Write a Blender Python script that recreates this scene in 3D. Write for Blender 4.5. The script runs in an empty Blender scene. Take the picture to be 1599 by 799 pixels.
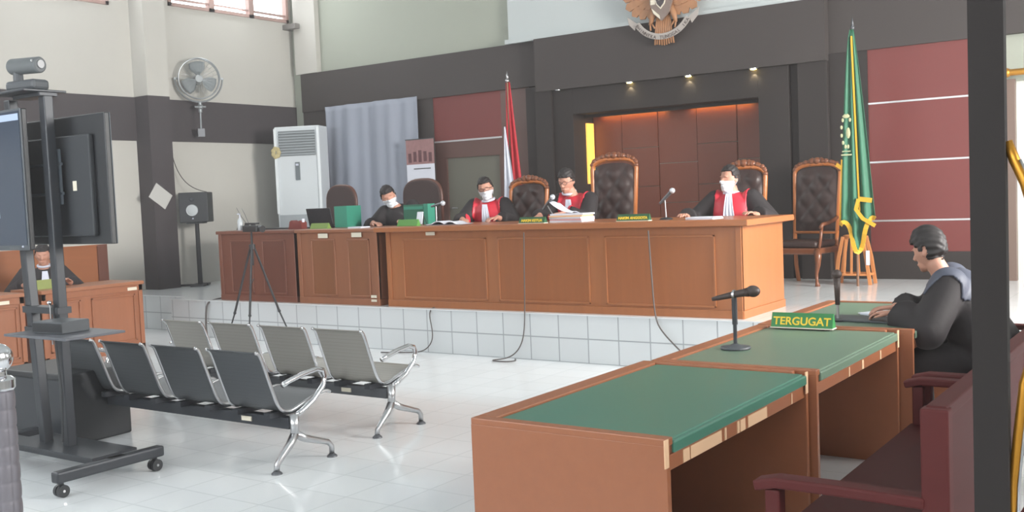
import bpy, bmesh, math, random
from mathutils import Vector, Matrix, Euler
random.seed(7)
PI = math.pi
C = bpy.context.scene.collection
scene = bpy.context.scene

# ---------------------------------------------------------------- camera
cam_d = bpy.data.cameras.new('camera'); cam = bpy.data.objects.new('camera', cam_d); C.objects.link(cam)
YAW, PIT, ROL = [math.radians(a) for a in (-35.09446, -3.36468, -2.36683)]
_f = Vector((math.sin(YAW)*math.cos(PIT), math.cos(YAW)*math.cos(PIT), math.sin(PIT)))
_r = Vector((math.cos(YAW), -math.sin(YAW), 0)); _u = _r.cross(_f)
_r2 = _r*math.cos(ROL)+_u*math.sin(ROL); _u2 = -_r*math.sin(ROL)+_u*math.cos(ROL)
cam.matrix_world = Matrix(((_r2.x, _u2.x, -_f.x, 0), (_r2.y, _u2.y, -_f.y, 0), (_r2.z, _u2.z, -_f.z, 1.6), (0, 0, 0, 1)))
cam_d.sensor_width = 36; cam_d.lens = 36*1600.18/1599; cam_d.clip_start = .05; cam_d.clip_end = 100
scene.camera = cam

# ---------------------------------------------------------------- world, lights, exposure
w = bpy.data.worlds.new('sky'); scene.world = w; w.use_nodes = True
w.node_tree.nodes['Background'].inputs[0].default_value = (.93, .97, 1, 1)
w.node_tree.nodes['Background'].inputs[1].default_value = 5.0
vs = scene.view_settings
vs.view_transform = 'Standard'; vs.look = 'None'; vs.gamma = 1; vs.use_curve_mapping = False
vs.exposure = 0.0
def area(name, loc, direction, sx, sy, power, col=(1, 1, 1), spread=180):
    d = bpy.data.lights.new(name, 'AREA'); d.shape = 'RECTANGLE'; d.size = sx; d.size_y = sy; d.energy = power; d.color = col; d.spread = math.radians(spread)
    o = bpy.data.objects.new(name, d); C.objects.link(o); o.location = loc
    o.rotation_euler = Vector(direction).to_track_quat('-Z', 'Z').to_euler(); return o
COOL = (.95, .98, 1)
area('daylight_left_window', (-12.75, 10.9, 5.08), (1, -.2, -.55), 2.5, .8, 90, COOL)
area('daylight_left_window', (-12.75, 7.8, 5.08), (1, -.1, -.55), 1.7, .8, 60, COOL)
area('daylight_left_window', (-12.75, 3.5, 4.2), (1, 0, -.35), 3.6, 1.6, 150, COOL)
area('daylight_right_window', (3.35, 7.9, 2.9), (-1, .12, -.2), 3.2, 2.4, 620, (1, .97, .93), 100)
area('daylight_right_window', (3.35, 2.4, 2.9), (-1, 0, -.15), 3.2, 2.4, 130, (1, .98, .95))
area('daylight_front_window', (-7.5, -2.85, 3.0), (0, 1, -.15), 6.0, 2.4, 230, COOL)
area('daylight_front_window', (-1.0, -2.85, 3.0), (0, 1, -.15), 4.0, 2.4, 60, COOL)

def veil(density):  # added scattering volume stands in for the veiling glare of the lens
    m = bpy.data.materials.new('lens_veil_volume'); m.use_nodes = True; t = m.node_tree; t.nodes.remove(t.nodes['Principled BSDF'])
    v = t.nodes.new('ShaderNodeVolumeScatter'); v.inputs['Density'].default_value = density; v.inputs['Anisotropy'].default_value = .5
    v.inputs['Color'].default_value = (1, .97, .96, 1)
    t.links.new(v.outputs[0], t.nodes['Material Output'].inputs['Volume'])
    me = bpy.data.meshes.new('veil'); bm = bmesh.new(); r = bmesh.ops.create_cube(bm, size=1)['verts']
    for q in r: q.co = Vector((-4.7+q.co.x*17.0, 4.65+q.co.y*16.0, 2.85+q.co.z*6.2))
    bm.to_mesh(me); bm.free(); me.materials.append(m)
    o = bpy.data.objects.new('veil', me); C.objects.link(o); o['kind'] = 'stuff'
    o['label'] = 'thin pale haze added in place of lens glare over the whole courtroom'; o['category'] = 'veil'
veil(.0085)

# ---------------------------------------------------------------- materials
def lin(c):
    return tuple((x/255/12.92 if x/255 <= .04045 else ((x/255+.055)/1.055)**2.4) for x in c)
MATS = {}
def nd(t, kind, **kw):
    n = t.nodes.new(kind)
    for k, v in kw.items(): n.inputs[k].default_value = v
    return n
def mat(name, rgb, rough=.6, metal=0, var=0, scale=(3, 3, 3), spec=.5, emit=None, es=0, alpha=1, bump=0, coat=0, coord='Object'):
    if name in MATS: return MATS[name]
    m = bpy.data.materials.new(name); m.use_nodes = True; t = m.node_tree; b = t.nodes['Principled BSDF']
    c = lin(rgb); b.inputs['Base Color'].default_value = (*c, 1)
    b.inputs['Roughness'].default_value = rough; b.inputs['Metallic'].default_value = metal
    b.inputs['Specular IOR Level'].default_value = spec; b.inputs['Alpha'].default_value = alpha
    b.inputs['Coat Weight'].default_value = coat
    if emit: b.inputs['Emission Color'].default_value = (*lin(emit), 1); b.inputs['Emission Strength'].default_value = es
    if var or bump:
        tc = t.nodes.new('ShaderNodeTexCoord'); mp = nd(t, 'ShaderNodeMapping', Scale=scale)
        n = nd(t, 'ShaderNodeTexNoise', Scale=2.0, Detail=5.0, Roughness=.6)
        t.links.new(tc.outputs[coord], mp.inputs[0]); t.links.new(mp.outputs[0], n.inputs['Vector'])
        if var:
            mx = t.nodes.new('ShaderNodeMixRGB'); t.links.new(n.outputs['Fac'], mx.inputs[0])
            mx.inputs[1].default_value = (*[x*(1-var) for x in c], 1); mx.inputs[2].default_value = (*[min(1, x*(1+var)) for x in c], 1)
            t.links.new(mx.outputs[0], b.inputs['Base Color'])
        if bump:
            bp = nd(t, 'ShaderNodeBump', Strength=bump, Distance=.01)
            t.links.new(n.outputs['Fac'], bp.inputs['Height']); t.links.new(bp.outputs[0], b.inputs['Normal'])
    MATS[name] = m; return m
def tile_mat(name, rgb, grout, sx, sy, ox, oy, axes='xy', rough=.12, mortar=.006):
    m = bpy.data.materials.new(name); m.use_nodes = True; t = m.node_tree; b = t.nodes['Principled BSDF']
    g = t.nodes.new('ShaderNodeNewGeometry'); s = t.nodes.new('ShaderNodeSeparateXYZ'); cb = t.nodes.new('ShaderNodeCombineXYZ')
    t.links.new(g.outputs['Position'], s.inputs[0])
    t.links.new(s.outputs['XYZ'.index(axes[0].upper())], cb.inputs[0]); t.links.new(s.outputs['XYZ'.index(axes[1].upper())], cb.inputs[1])
    ad = t.nodes.new('ShaderNodeVectorMath'); ad.operation = 'ADD'; ad.inputs[1].default_value = (ox, oy, 0)
    t.links.new(cb.outputs[0], ad.inputs[0])
    br = t.nodes.new('ShaderNodeTexBrick'); br.offset = 0; br.offset_frequency = 1; br.squash = 1
    br.inputs['Scale'].default_value = 1; br.inputs['Brick Width'].default_value = sx; br.inputs['Row Height'].default_value = sy
    br.inputs['Mortar Size'].default_value = mortar; br.inputs['Mortar Smooth'].default_value = .3
    c = lin(rgb); br.inputs['Color1'].default_value = (*c, 1); br.inputs['Color2'].default_value = (*[x*.96 for x in c], 1)
    br.inputs['Mortar'].default_value = (*lin(grout), 1)
    t.links.new(ad.outputs[0], br.inputs['Vector']); t.links.new(br.outputs['Color'], b.inputs['Base Color'])
    b.inputs['Roughness'].default_value = rough; b.inputs['Specular IOR Level'].default_value = .5
    return m
def wood(name, rgb, axis='z', rough=.35, var=.16, spec=.5):
    if name in MATS: return MATS[name]
    sc = {'z': (9, 9, .7), 'x': (.7, 9, 9), 'y': (9, .7, 9)}[axis]
    m = mat(name, rgb, rough, 0, var, sc, spec); return m
def perforated(name, rgb, rough=.4, metal=.6):
    m = mat(name, rgb, rough, metal); t = m.node_tree; b = t.nodes['Principled BSDF']
    tc = t.nodes.new('ShaderNodeTexCoord'); v = nd(t, 'ShaderNodeTexVoronoi', Scale=110.0); v.inputs['Randomness'].default_value = 0
    r = t.nodes.new('ShaderNodeMath'); r.operation = 'LESS_THAN'; r.inputs[1].default_value = .28
    mx = t.nodes.new('ShaderNodeMixRGB'); c = lin(rgb)
    mx.inputs[1].default_value = (*c, 1); mx.inputs[2].default_value = (*[x*.72 for x in c], 1)
    t.links.new(tc.outputs['Object'], v.inputs['Vector']); t.links.new(v.outputs['Distance'], r.inputs[0])
    t.links.new(r.outputs[0], mx.inputs[0]); t.links.new(mx.outputs[0], b.inputs['Base Color']); return m

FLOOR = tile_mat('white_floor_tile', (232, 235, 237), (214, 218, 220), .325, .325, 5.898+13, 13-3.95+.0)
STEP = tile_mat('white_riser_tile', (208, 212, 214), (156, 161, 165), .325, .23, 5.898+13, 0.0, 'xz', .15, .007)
CREAM = mat('cream_paint', (190, 187, 180), .8, var=.03)
CREAM2 = mat('grey_green_paint', (160, 164, 152), .8, var=.03)
WHITE = mat('white_paint', (188, 194, 194), .7, var=.02)
BROWN = mat('dark_brown_panel', (62, 56, 54), .7, var=.06, scale=(1, 1, 1))
BROWNW = mat('dark_brown_wall_paint', (66, 60, 62), .75, var=.06, scale=(1, 1, 1))
BLACKB = mat('blackish_brown_panel', (40, 34, 32), .7, var=.08, scale=(1, 1, 1))
RED = mat('red_laminate', (112, 50, 46), .5, var=.06, scale=(1, 1, 1))
REDR = mat('red_brown_recess_panel', (108, 58, 42), .5, var=.05, scale=(1, 1, 1))
SILVER = mat('silver_strip', (190, 190, 192), .35, .4)
CHROME = mat('chrome', (215, 215, 218), .14, 1)
CHROMER = mat('satin_chrome', (190, 190, 192), .3, 1)
ORANGE = wood('orange_oak', (156, 96, 56))
ORANGEX = wood('orange_oak_top', (158, 96, 56), 'x')
ORANGEP = wood('orange_oak_panel', (146, 86, 46))
REDOAK = wood('reddish_oak', (116, 72, 58))
REDOAKP = wood('reddish_oak_panel', (102, 62, 50))
MIDOAK = wood('brown_oak', (142, 92, 66))
MIDOAKP = wood('brown_oak_panel', (128, 82, 54))
TABLEW = wood('table_wood', (148, 92, 62), 'y', var=.1)
TABLEI = wood('table_wood_inner', (106, 58, 36), 'y', var=.15)
CHIP = mat('bare_chipped_wood', (214, 176, 140), .7, var=.1)
GREEN1 = mat('green_vinyl', (66, 116, 98), .35, var=.05, scale=(1, 1, 1))
GREEN2 = mat('worn_green_vinyl', (100, 122, 104), .4, var=.08, scale=(1, 1, 1))
BENCHW = wood('dark_red_bench_wood', (72, 26, 25), 'y', rough=.6, spec=.2)
BENCHX = wood('dark_red_bench_arm_wood', (80, 34, 33), 'x', rough=.6, spec=.2)
POSTW = mat('dark_door_frame', (26, 19, 17), .75, var=.15)
GOLD = mat('gold_brass', (190, 135, 50), .38, .8, var=.1)
BLACK = mat('black_plastic', (38, 40, 43), .45)
BLACKM = mat('black_metal', (50, 53, 58), .4, .2)
GREYM = mat('grey_metal', (96, 98, 102), .4, .5)
DGREY = mat('dark_grey_plastic', (72, 76, 80), .5)
SCREEN = mat('switched_on_screen', (50, 58, 70), .2, emit=(60, 72, 90), es=.35)
SCREENW = mat('screen_bright_area', (150, 165, 190), .3, emit=(150, 165, 190), es=.5)
LEATHER = mat('tufted_brown_leather', (52, 36, 33), .42, var=.15)
CARVED = wood('carved_chair_wood', (112, 66, 42), 'z', rough=.3)
CARVEDL = wood('carved_chair_wood_edge', (166, 98, 50), 'z', rough=.3)
FABRICD = mat('dark_brown_upholstery', (66, 52, 50), .8, var=.1)
ROBE = mat('black_robe_cloth', (38, 33, 35), .75, var=.12, bump=.2, scale=(8, 8, 8))
REDC = mat('red_satin', (196, 40, 58), .45, var=.12, scale=(8, 8, 2))
WHITEC = mat('white_cloth', (205, 208, 222), .8)
BLUEC = mat('blue_grey_satin', (74, 78, 92), .6, var=.08)
SKIN = mat('skin', (186, 136, 116), .55, var=.06)
HAIR = mat('black_hair', (34, 29, 29), .6, var=.2, scale=(30, 30, 30))
MASK = mat('white_mask', (214, 218, 224), .8)
PAPER = mat('white_paper', (214, 216, 226), .8)
PLATEG = mat('dark_green_plate', (38, 84, 52), .5)
LIME = mat('lime_green_plate', (112, 138, 62), .6)
LIME2 = mat('bright_green_plate', (84, 142, 62), .6)
YELLOW = mat('yellow_lettering', (232, 196, 50), .5)
TEAL = mat('teal_binder', (52, 134, 112), .5)
TEALD = mat('dark_teal_binder', (34, 96, 74), .5)
CLOTH = mat('grey_blue_sheet', (150, 155, 168), .8, var=.04, scale=(2, 2, .5))
LED = mat('warm_led', (255, 150, 60), .5, emit=(255, 180, 90), es=22)
JAMBGLOW = mat('lit_jamb_glow', (255, 200, 90), .5, emit=(255, 190, 90), es=1.0)  # glow put into the colour for the lit inner face of the recess jamb
BULB = mat('downlight_bulb', (255, 240, 200), .5, emit=(255, 222, 120), es=22)
FLAGR = mat('flag_red', (176, 34, 46), .7, var=.1)
FLAGW = mat('flag_white', (206, 208, 220), .7)
FLAGG = mat('flag_green', (44, 104, 78), .6, var=.1)
FRINGE = mat('gold_fringe', (214, 166, 44), .6, var=.2, scale=(40, 40, 40))
BIRD = mat('bronze_bird', (164, 118, 84), .5, var=.2, scale=(8, 8, 8))
BIRDD = mat('dark_bronze_bird', (110, 84, 66), .6)
WICKER = mat('pale_stool_wood', (196, 128, 76), .5, var=.1)
ACW = mat('air_conditioner_white', (206, 211, 214), .5)
ACG = mat('air_conditioner_grey', (158, 164, 168), .5)
DOORM = mat('olive_grey_door', (100, 98, 88), .6)
STICKER = mat('paper_sticker', (216, 208, 190), .8)
FANG = mat('fan_grey_metal', (140, 144, 146), .35, .4)
FANB = mat('fan_blade', (128, 134, 136), .5)

# ---------------------------------------------------------------- helpers
class MB:
    def __init__(s): s.bm = bmesh.new()
    def box(s, x0, x1, y0, y1, z0, z1, M=None):
        r = bmesh.ops.create_cube(s.bm, size=1)['verts']
        for v in r:
            v.co = Vector(((x0+x1)/2+v.co.x*(x1-x0), (y0+y1)/2+v.co.y*(y1-y0), (z0+z1)/2+v.co.z*(z1-z0)))
            if M: v.co = M @ v.co
        return s
    def cone(s, a, b, ra, rb, n=16, caps=True):
        a = Vector(a); b = Vector(b); d = b-a
        q = d.to_track_quat('Z', 'Y').to_matrix().to_4x4()
        r = bmesh.ops.create_cone(s.bm, cap_ends=caps, segments=n, radius1=ra, radius2=rb, depth=d.length)['verts']
        M = Matrix.Translation((a+b)/2) @ q
        for v in r: v.co = M @ v.co
        return s
    def ball(s, c, r, sc=(1, 1, 1), n=16, M=None):
        vs = bmesh.ops.create_uvsphere(s.bm, u_segments=n, v_segments=max(6, n*2//3), radius=r)['verts']
        for v in vs:
            v.co = Vector((v.co.x*sc[0], v.co.y*sc[1], v.co.z*sc[2]))
            if M: v.co = M @ v.co
            v.co += Vector(c)
        return s
    def cap(s, a, b, ra, rb, n=12):
        s.cone(a, b, ra, rb, n); s.ball(a, ra, n=n); s.ball(b, rb, n=n); return s
    def tube(s, pts, r, n=10, closed=False, radii=None):
        pts = [Vector(p) for p in pts]; rings = []; m = len(pts)
        up = None
        for i, p in enumerate(pts):
            if closed: d = pts[(i+1) % m]-pts[i-1]
            else: d = pts[min(i+1, m-1)]-pts[max(i-1, 0)]
            d.normalize()
            if up is None: up = d.orthogonal().normalized()
            up = (up-d*up.dot(d)).normalized(); sd = d.cross(up)
            rr = radii[i] if radii else r
            rings.append([s.bm.verts.new(p+(up*math.cos(2*PI*k/n)+sd*math.sin(2*PI*k/n))*rr) for k in range(n)])
        for i in range(m if closed else m-1):
            A = rings[i]; B = rings[(i+1) % m]
            for k in range(n): s.bm.faces.new((A[k], A[(k+1) % n], B[(k+1) % n], B[k]))
        if not closed:
            s.bm.faces.new(rings[0][::-1]); s.bm.faces.new(rings[-1])
        return s
    def ribbon(s, pts, w, t, wax=(1, 0, 0)):
        """flat bar of width w along wax, thickness t, swept along pts"""
        pts = [Vector(p) for p in pts]; wax = Vector(wax); rings = []
        for i, p in enumerate(pts):
            d = (pts[min(i+1, len(pts)-1)]-pts[max(i-1, 0)]).normalized(); nn = d.cross(wax).normalized()
            rings.append([s.bm.verts.new(p+wax*a*w/2+nn*b*t/2) for a, b in ((-1, -1), (1, -1), (1, 1), (-1, 1))])
        for A, B in zip(rings, rings[1:]):
            for k in range(4): s.bm.faces.new((A[k], A[(k+1) % 4], B[(k+1) % 4], B[k]))
        s.bm.faces.new(rings[0][::-1]); s.bm.faces.new(rings[-1]); return s
    def loft(s, rings, n=20):
        """rings: (centre, rx, ry, tilt about x)"""
        R = []
        for c, rx, ry, tl in rings:
            M = Matrix.Rotation(tl, 4, 'X'); R.append([s.bm.verts.new(Vector(c)+M @ Vector((math.cos(2*PI*k/n)*rx, math.sin(2*PI*k/n)*ry, 0))) for k in range(n)])
        for A, B in zip(R, R[1:]):
            for k in range(n): s.bm.faces.new((A[k], A[(k+1) % n], B[(k+1) % n], B[k]))
        s.bm.faces.new(R[0][::-1]); s.bm.faces.new(R[-1]); return s
    def lathe(s, prof, c=(0, 0, 0), n=24, M=None):
        R = []
        for r, z in prof:
            R.append([s.bm.verts.new(Vector((math.cos(2*PI*k/n)*max(r, 1e-4), math.sin(2*PI*k/n)*max(r, 1e-4), z))) for k in range(n)])
        for A, B in zip(R, R[1:]):
            for k in range(n): s.bm.faces.new((A[k], A[(k+1) % n], B[(k+1) % n], B[k]))
        s.bm.faces.new(R[0][::-1]); s.bm.faces.new(R[-1])
        for r in R:
            for v in r: v.co = (M @ v.co if M else v.co)+Vector(c)
        return s
    def prism(s, poly, a, b, plane='xz'):
        """outline extruded from a to b along the remaining axis"""
        def P(u, v, w): return {'xz': (u, w, v), 'xy': (u, v, w), 'yz': (w, u, v)}[plane]
        A = [s.bm.verts.new(P(u, v, a)) for u, v in poly]; B = [s.bm.verts.new(P(u, v, b)) for u, v in poly]; n = len(poly)
        s.bm.faces.new(A); s.bm.faces.new(B[::-1])
        for k in range(n): s.bm.faces.new((A[k], B[k], B[(k+1) % n], A[(k+1) % n]))
        return s
    def grid(s, fn, nu, nv, t=.004):
        V = [[s.bm.verts.new(fn(i/(nu-1), j/(nv-1))) for i in range(nu)] for j in range(nv)]
        F = []
        for j in range(nv-1):
            for i in range(nu-1): F.append(s.bm.faces.new((V[j][i], V[j][i+1], V[j+1][i+1], V[j+1][i])))
        s.bm.normal_update()
        bmesh.ops.solidify(s.bm, geom=F, thickness=t); return s
    def xf(s, M): bmesh.ops.transform(s.bm, matrix=M, verts=s.bm.verts); return s
    def mesh(s, name):
        bmesh.ops.recalc_face_normals(s.bm, faces=s.bm.faces)
        me = bpy.data.meshes.new(name); s.bm.to_mesh(me); s.bm.free(); return me
    def build(s, name, m, parent=None, smooth=False, bevel=0, sub=0):
        return put(name, s.mesh(name), m, parent, smooth, bevel, sub)
def put(name, me, m, parent=None, smooth=False, bevel=0, sub=0):
    o = bpy.data.objects.new(name, me); C.objects.link(o); me.materials.clear(); me.materials.append(m)
    if smooth:
        for p in me.polygons: p.use_smooth = True
        if smooth == 'auto':
            try: me.set_sharp_from_angle(angle=math.radians(38))
            except Exception: pass
    if bevel:
        b = o.modifiers.new('bevel', 'BEVEL'); b.width = bevel; b.segments = 2; b.limit_method = 'ANGLE'
    if sub:
        b = o.modifiers.new('subd', 'SUBSURF'); b.levels = sub; b.render_levels = sub
    if parent: o.parent = parent
    return o
def B(name, m, x0, x1, y0, y1, z0, z1, parent=None, bevel=0):
    return MB().box(x0, x1, y0, y1, z0, z1).build(name, m, parent, bevel=bevel)
def struct(o): o['kind'] = 'structure'; return o
def thing(name, label, cat, loc=(0, 0, 0), rz=0, group=None):
    o = bpy.data.objects.new(name, None); C.objects.link(o); o.location = loc; o.rotation_euler = (0, 0, rz)
    o.empty_display_size = .1
    return tag(o, label, cat, group)
def tag(o, label, cat, group=None):
    o['label'] = label; o['category'] = cat
    if group: o['group'] = group
    return o
def children(o): return [c for c in bpy.data.objects if c.parent is o]
def dup(root, loc=None, rz=None, label=None):
    def cp(o, par):
        kids = children(o)
        c = o.copy(); C.objects.link(c); c.parent = par
        for k in kids: cp(k, c)
        return c
    r = cp(root, None)
    if loc is not None: r.location = loc
    if rz is not None: r.rotation_euler = (0, 0, rz)
    if label: r['label'] = label
    return r
def bake(o):
    """apply the modifiers of a temporary object"""
    dg = bpy.context.evaluated_depsgraph_get(); dg.update()
    me = bpy.data.meshes.new_from_object(o.evaluated_get(dg)); bpy.data.objects.remove(o); return me
def fuse(mb, voxel, smooth=4):
    me = mb.mesh('tmp'); o = bpy.data.objects.new('tmp', me); C.objects.link(o)
    r = o.modifiers.new('r', 'REMESH'); r.mode = 'VOXEL'; r.voxel_size = voxel; r.adaptivity = 0
    s = o.modifiers.new('s', 'SMOOTH'); s.iterations = smooth; s.factor = .5
    return bake(o)
def shell(me, pred, off, thick=.004, name='shell'):
    """a layer lying over the faces of a mesh that satisfy pred, offset outwards"""
    bm = bmesh.new(); bm.from_mesh(me); bm.normal_update()
    kill = [f for f in bm.faces if not pred(f.calc_center_median(), f.normal)]
    bmesh.ops.delete(bm, geom=kill, context='FACES'); bm.normal_update()
    o_ = off if callable(off) else (lambda c: off)
    vs = [(v, v.normal.copy()) for v in bm.verts]
    for v, n in vs: v.co += n*o_(v.co)
    inner = {v: bm.verts.new(v.co-n*thick) for v, n in vs}
    fs = bm.faces[:]; be = [(e, e.link_faces[0]) for e in bm.edges if len(e.link_faces) == 1]
    for e, f in be:
        vv = list(f.verts); i = vv.index(e.verts[0]); a, b = (e.verts[0], e.verts[1]) if vv[(i+1) % len(vv)] is e.verts[1] else (e.verts[1], e.verts[0])
        try: bm.faces.new((b, a, inner[a], inner[b]))
        except ValueError: pass
    for f in fs: bm.faces.new([inner[v] for v in reversed(f.verts)])
    out = bpy.data.meshes.new(name); bm.to_mesh(out); bm.free(); return out
def to_mesh(o):
    dg = bpy.context.evaluated_depsgraph_get(); dg.update()
    me = bpy.data.meshes.new_from_object(o.evaluated_get(dg)); n = bpy.data.objects.new(o.name, me); C.objects.link(n)
    n.location = o.location; n.rotation_euler = o.rotation_euler; n.parent = o.parent; nm = o.name; bpy.data.objects.remove(o); n.name = nm; return n
def text(body, size, m, parent, loc, rot, name='lettering', extrude=.001, bold=.0):
    c = bpy.data.curves.new(name, 'FONT'); c.body = body; c.size = size; c.extrude = extrude; c.offset = bold
    c.align_x = 'CENTER'; c.align_y = 'CENTER'; c.materials.append(m)
    o = bpy.data.objects.new(name, c); C.objects.link(o); o.location = loc; o.rotation_euler = rot
    if parent: o.parent = parent
    return to_mesh(o)

# ---------------------------------------------------------------- room
WX, WY, XR, YF, ZC = -12.9, 12.2, 3.5, -3.0, 5.7
struct(B('floor', FLOOR, WX-.2, XR+.2, YF-.2, WY+.6, -.15, 0))
struct(B('ceiling', WHITE, WX-.2, XR+.2, YF-.2, WY+.6, ZC, ZC+.15))
# raised stage: tiled platform with a lower return at its left
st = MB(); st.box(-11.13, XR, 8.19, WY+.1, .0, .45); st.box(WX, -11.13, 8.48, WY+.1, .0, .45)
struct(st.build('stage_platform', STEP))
sf = MB(); sf.box(-11.14, XR, 8.175, WY+.1, .45, .462); sf.box(WX, -11.14, 8.465, WY+.1, .45, .462)
struct(sf.build('stage_floor', FLOOR))
# left wall: openings for the high windows
def wall_x(name, m, x0, x1, y0, y1, z0, z1, holes):
    mb = MB(); ys = sorted(holes, key=lambda h: h[0]); cur = y0
    for (a, b, c, d) in ys:
        if a > cur: mb.box(x0, x1, cur, a, z0, z1)
        mb.box(x0, x1, a, b, z0, c); mb.box(x0, x1, a, b, d, z1); cur = b
    mb.box(x0, x1, cur, y1, z0, z1); return struct(mb.build(name, m))
wall_x('wall_left', CREAM, WX-.2, WX, YF-.2, WY+.6, 0, ZC, [(9.75, 12.12, 4.62, 5.45), (6.7, 8.75, 4.5, 5.45), (1.6, 5.4, 3.6, 5.2)])
wall_x('wall_right', CREAM, XR, XR+.2, YF-.2, WY+.6, 0, ZC, [(.8, 4.0, 1.7, 4.1), (6.3, 9.5, 1.7, 4.1)])
f = MB(); f.box(WX, XR, YF-.2, YF, 0, 1.8); f.box(WX, XR, YF-.2, YF, 4.2, ZC)
f.box(WX, -10.5, YF-.2, YF, 1.8, 4.2); f.box(-4.5, -3, YF-.2, YF, 1.8, 4.2); f.box(1, XR, YF-.2, YF, 1.8, 4.2)
struct(f.build('wall_front', CREAM))
def window_x(n, x, y0, y1, z0, z1, parts):
    mb = MB(); t = .05
    mb.box(x-.06, x+.03, y0, y1, z0, z0+t); mb.box(x-.06, x+.03, y0, y1, z1-t, z1)
    mb.box(x-.06, x+.03, y0, y0+t, z0, z1); mb.box(x-.06, x+.03, y1-t, y1, z0, z1)
    for k in range(1, parts):
        yy = y0+(y1-y0)*k/parts; mb.box(x-.06, x+.03, yy-.05, yy+.05, z0, z1)
    mb.box(x-.05, x+.01, y0, y1, z0+.1, z0+.125)
    o = struct(mb.build('window_%d' % n, mat('window_frame_pinkish', (170, 140, 132), .6)))
    return o
window_x(1, WX, 6.7, 8.75, 4.5, 5.45, 2); window_x(2, WX, 9.75, 12.12, 4.62, 5.45, 3); window_x(3, WX, 1.6, 5.4, 3.6, 5.2, 3)
window_x(4, XR+.1, .8, 4.0, 1.7, 4.1, 3); window_x(5, XR+.1, 6.3, 9.5, 1.7, 4.1, 3)
struct(B('trim_1', mat('ledge_grey', (128, 124, 120), .8), WX, WX+.3, 12.0, 12.19, 4.5, 4.58))
# dark bands painted on the left wall, and its pier
struct(B('trim_2', BROWNW, WX, WX+.02, YF, WY, 2.61, 3.23))
struct(B('trim_3', BROWNW, WX, WX+.32, 9.08, 9.45, .462, 3.235))
struct(B('trim_4', CREAM, WX, WX+.32, 9.08, 9.45, 3.235, ZC))
# back wall: upper plaster, dark fascia, dark piers, red laminate, recess
wb = MB()
wb.box(WX-.2, -9.7, WY, WY+.2, 0, 3.0); wb.box(-8.10, -7.46, WY, WY+.2, 0, 3.0); wb.box(-4.58, -1.9, WY, WY+.2, 0, 3.0)
wb.box(-9.7, -8.1, WY, WY+.2, 2.2, 3.0); wb.box(-.8, XR+.2, WY, WY+.2, 0, 3.0); wb.box(-1.9, -.8, WY, WY+.2, 2.6, 3.0)
wb.box(-7.4, -4.64, WY+.38, WY+.5, 0, 3.0); wb.box(WX-.2, XR+.2, WY, WY+.2, 3.0, ZC)
struct(wb.build('wall_back', CREAM2))
struct(B('trim_5', CREAM, -12.75, -12.25, 12.1, WY, 3.75, ZC))
struct(B('trim_6', WHITE, -8.42, XR, 12.12, WY, 3.8, ZC))
struct(B('trim_7', WHITE, -8.42, XR, 12.02, WY, 3.74, 3.8))
struct(B('trim_8', BROWN, -12.64, -7.9, 12.1, WY, 3.12, 3.745))
struct(B('trim_9', BROWN, -3.85, XR, 12.1, WY, 3.1, 3.745))
struct(B('trim_10', BROWN, -7.9, -3.85, 11.97, WY, 3.02, 3.745))
# lower left part of the back wall, dark around the sheet, and red panel over the door
struct(B('trim_11', BROWN, -12.64, -9.87, 12.12, WY, .462, 3.12))
struct(B('trim_12', RED, -9.87, -8.62, 12.14, WY, 2.46, 3.12))
lowl = MB(); lowl.box(-9.87, -9.66, 12.14, WY, .462, 2.2); lowl.box(-9.87, -8.62, 12.14, WY, 2.2, 2.44); lowl.box(-8.68, -8.62, 12.14, WY, .462, 2.2); lowl.box(-8.62, -8.12, 12.14, WY, .462, 3.12)
struct(lowl.build('trim_13', mat('brown_laminate', (92, 66, 60), .4)))
struct(B('trim_14', SILVER, -9.87, -8.62, 12.13, 12.16, 2.44, 2.465))
d1 = struct(B('door_1', DOORM, -9.66, -8.68, 12.17, 12.22, .462, 2.2))
MB().cone((-9.57, 12.17, 1.45), (-9.57, 12.12, 1.45), .012, .012).cone((-9.57, 12.12, 1.45), (-9.47, 12.12, 1.45), .01, .01).build('door_handle', CHROMER, d1)
# recess surround piers in steps
pier = MB()
pier.box(-8.12, -7.93, 12.05, WY, .462, 3.1); pier.box(-7.93, -7.66, 11.99, WY, .462, 3.02); pier.box(-7.66, -7.34, 12.03, WY+.38, .462, 3.02)
pier.box(-4.7, -4.32, 12.03, WY+.38, .462, 3.02); pier.box(-4.32, -4.2, 12.1, WY, .462, 3.02); pier.box(-4.2, -3.85, 12.0, WY, .462, 3.02)
pier.box(-3.85, -3.56, 12.08, WY, .462, 3.1); pier.box(-7.34, -4.7, 12.03, WY+.38, 2.672, 3.02); pier.box(-7.34, -4.7, 12.33, 12.35, 2.63, 2.672)  # last thin box is an added lip that hides the top light strips
struct(pier.build('trim_15', BLACKB, bevel=.004))
rp = MB(); xs = [-7.34, -6.88, -6.33, -5.76, -5.2, -4.7]; off = [0, .5, 0, .5, 0]
for i in range(5):
    zz = [.47]+[z for z in (.9, 1.3, 1.72, 2.17) if (i % 2 == 1) or z in (.9, 1.72)]+[2.67]
    if i % 2 == 1: zz = [.47, 1.1, 1.65, 2.18, 2.67]
    else: zz = [.47, .85, 1.42, 1.95, 2.67]
    for a, b in zip(zz, zz[1:]): rp.box(xs[i]+.004, xs[i+1]-.004, WY+.36-(.012 if i % 2 else 0), WY+.39, a+.004, b-.004)
struct(rp.build('trim_16', REDR, bevel=.002))
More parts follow.
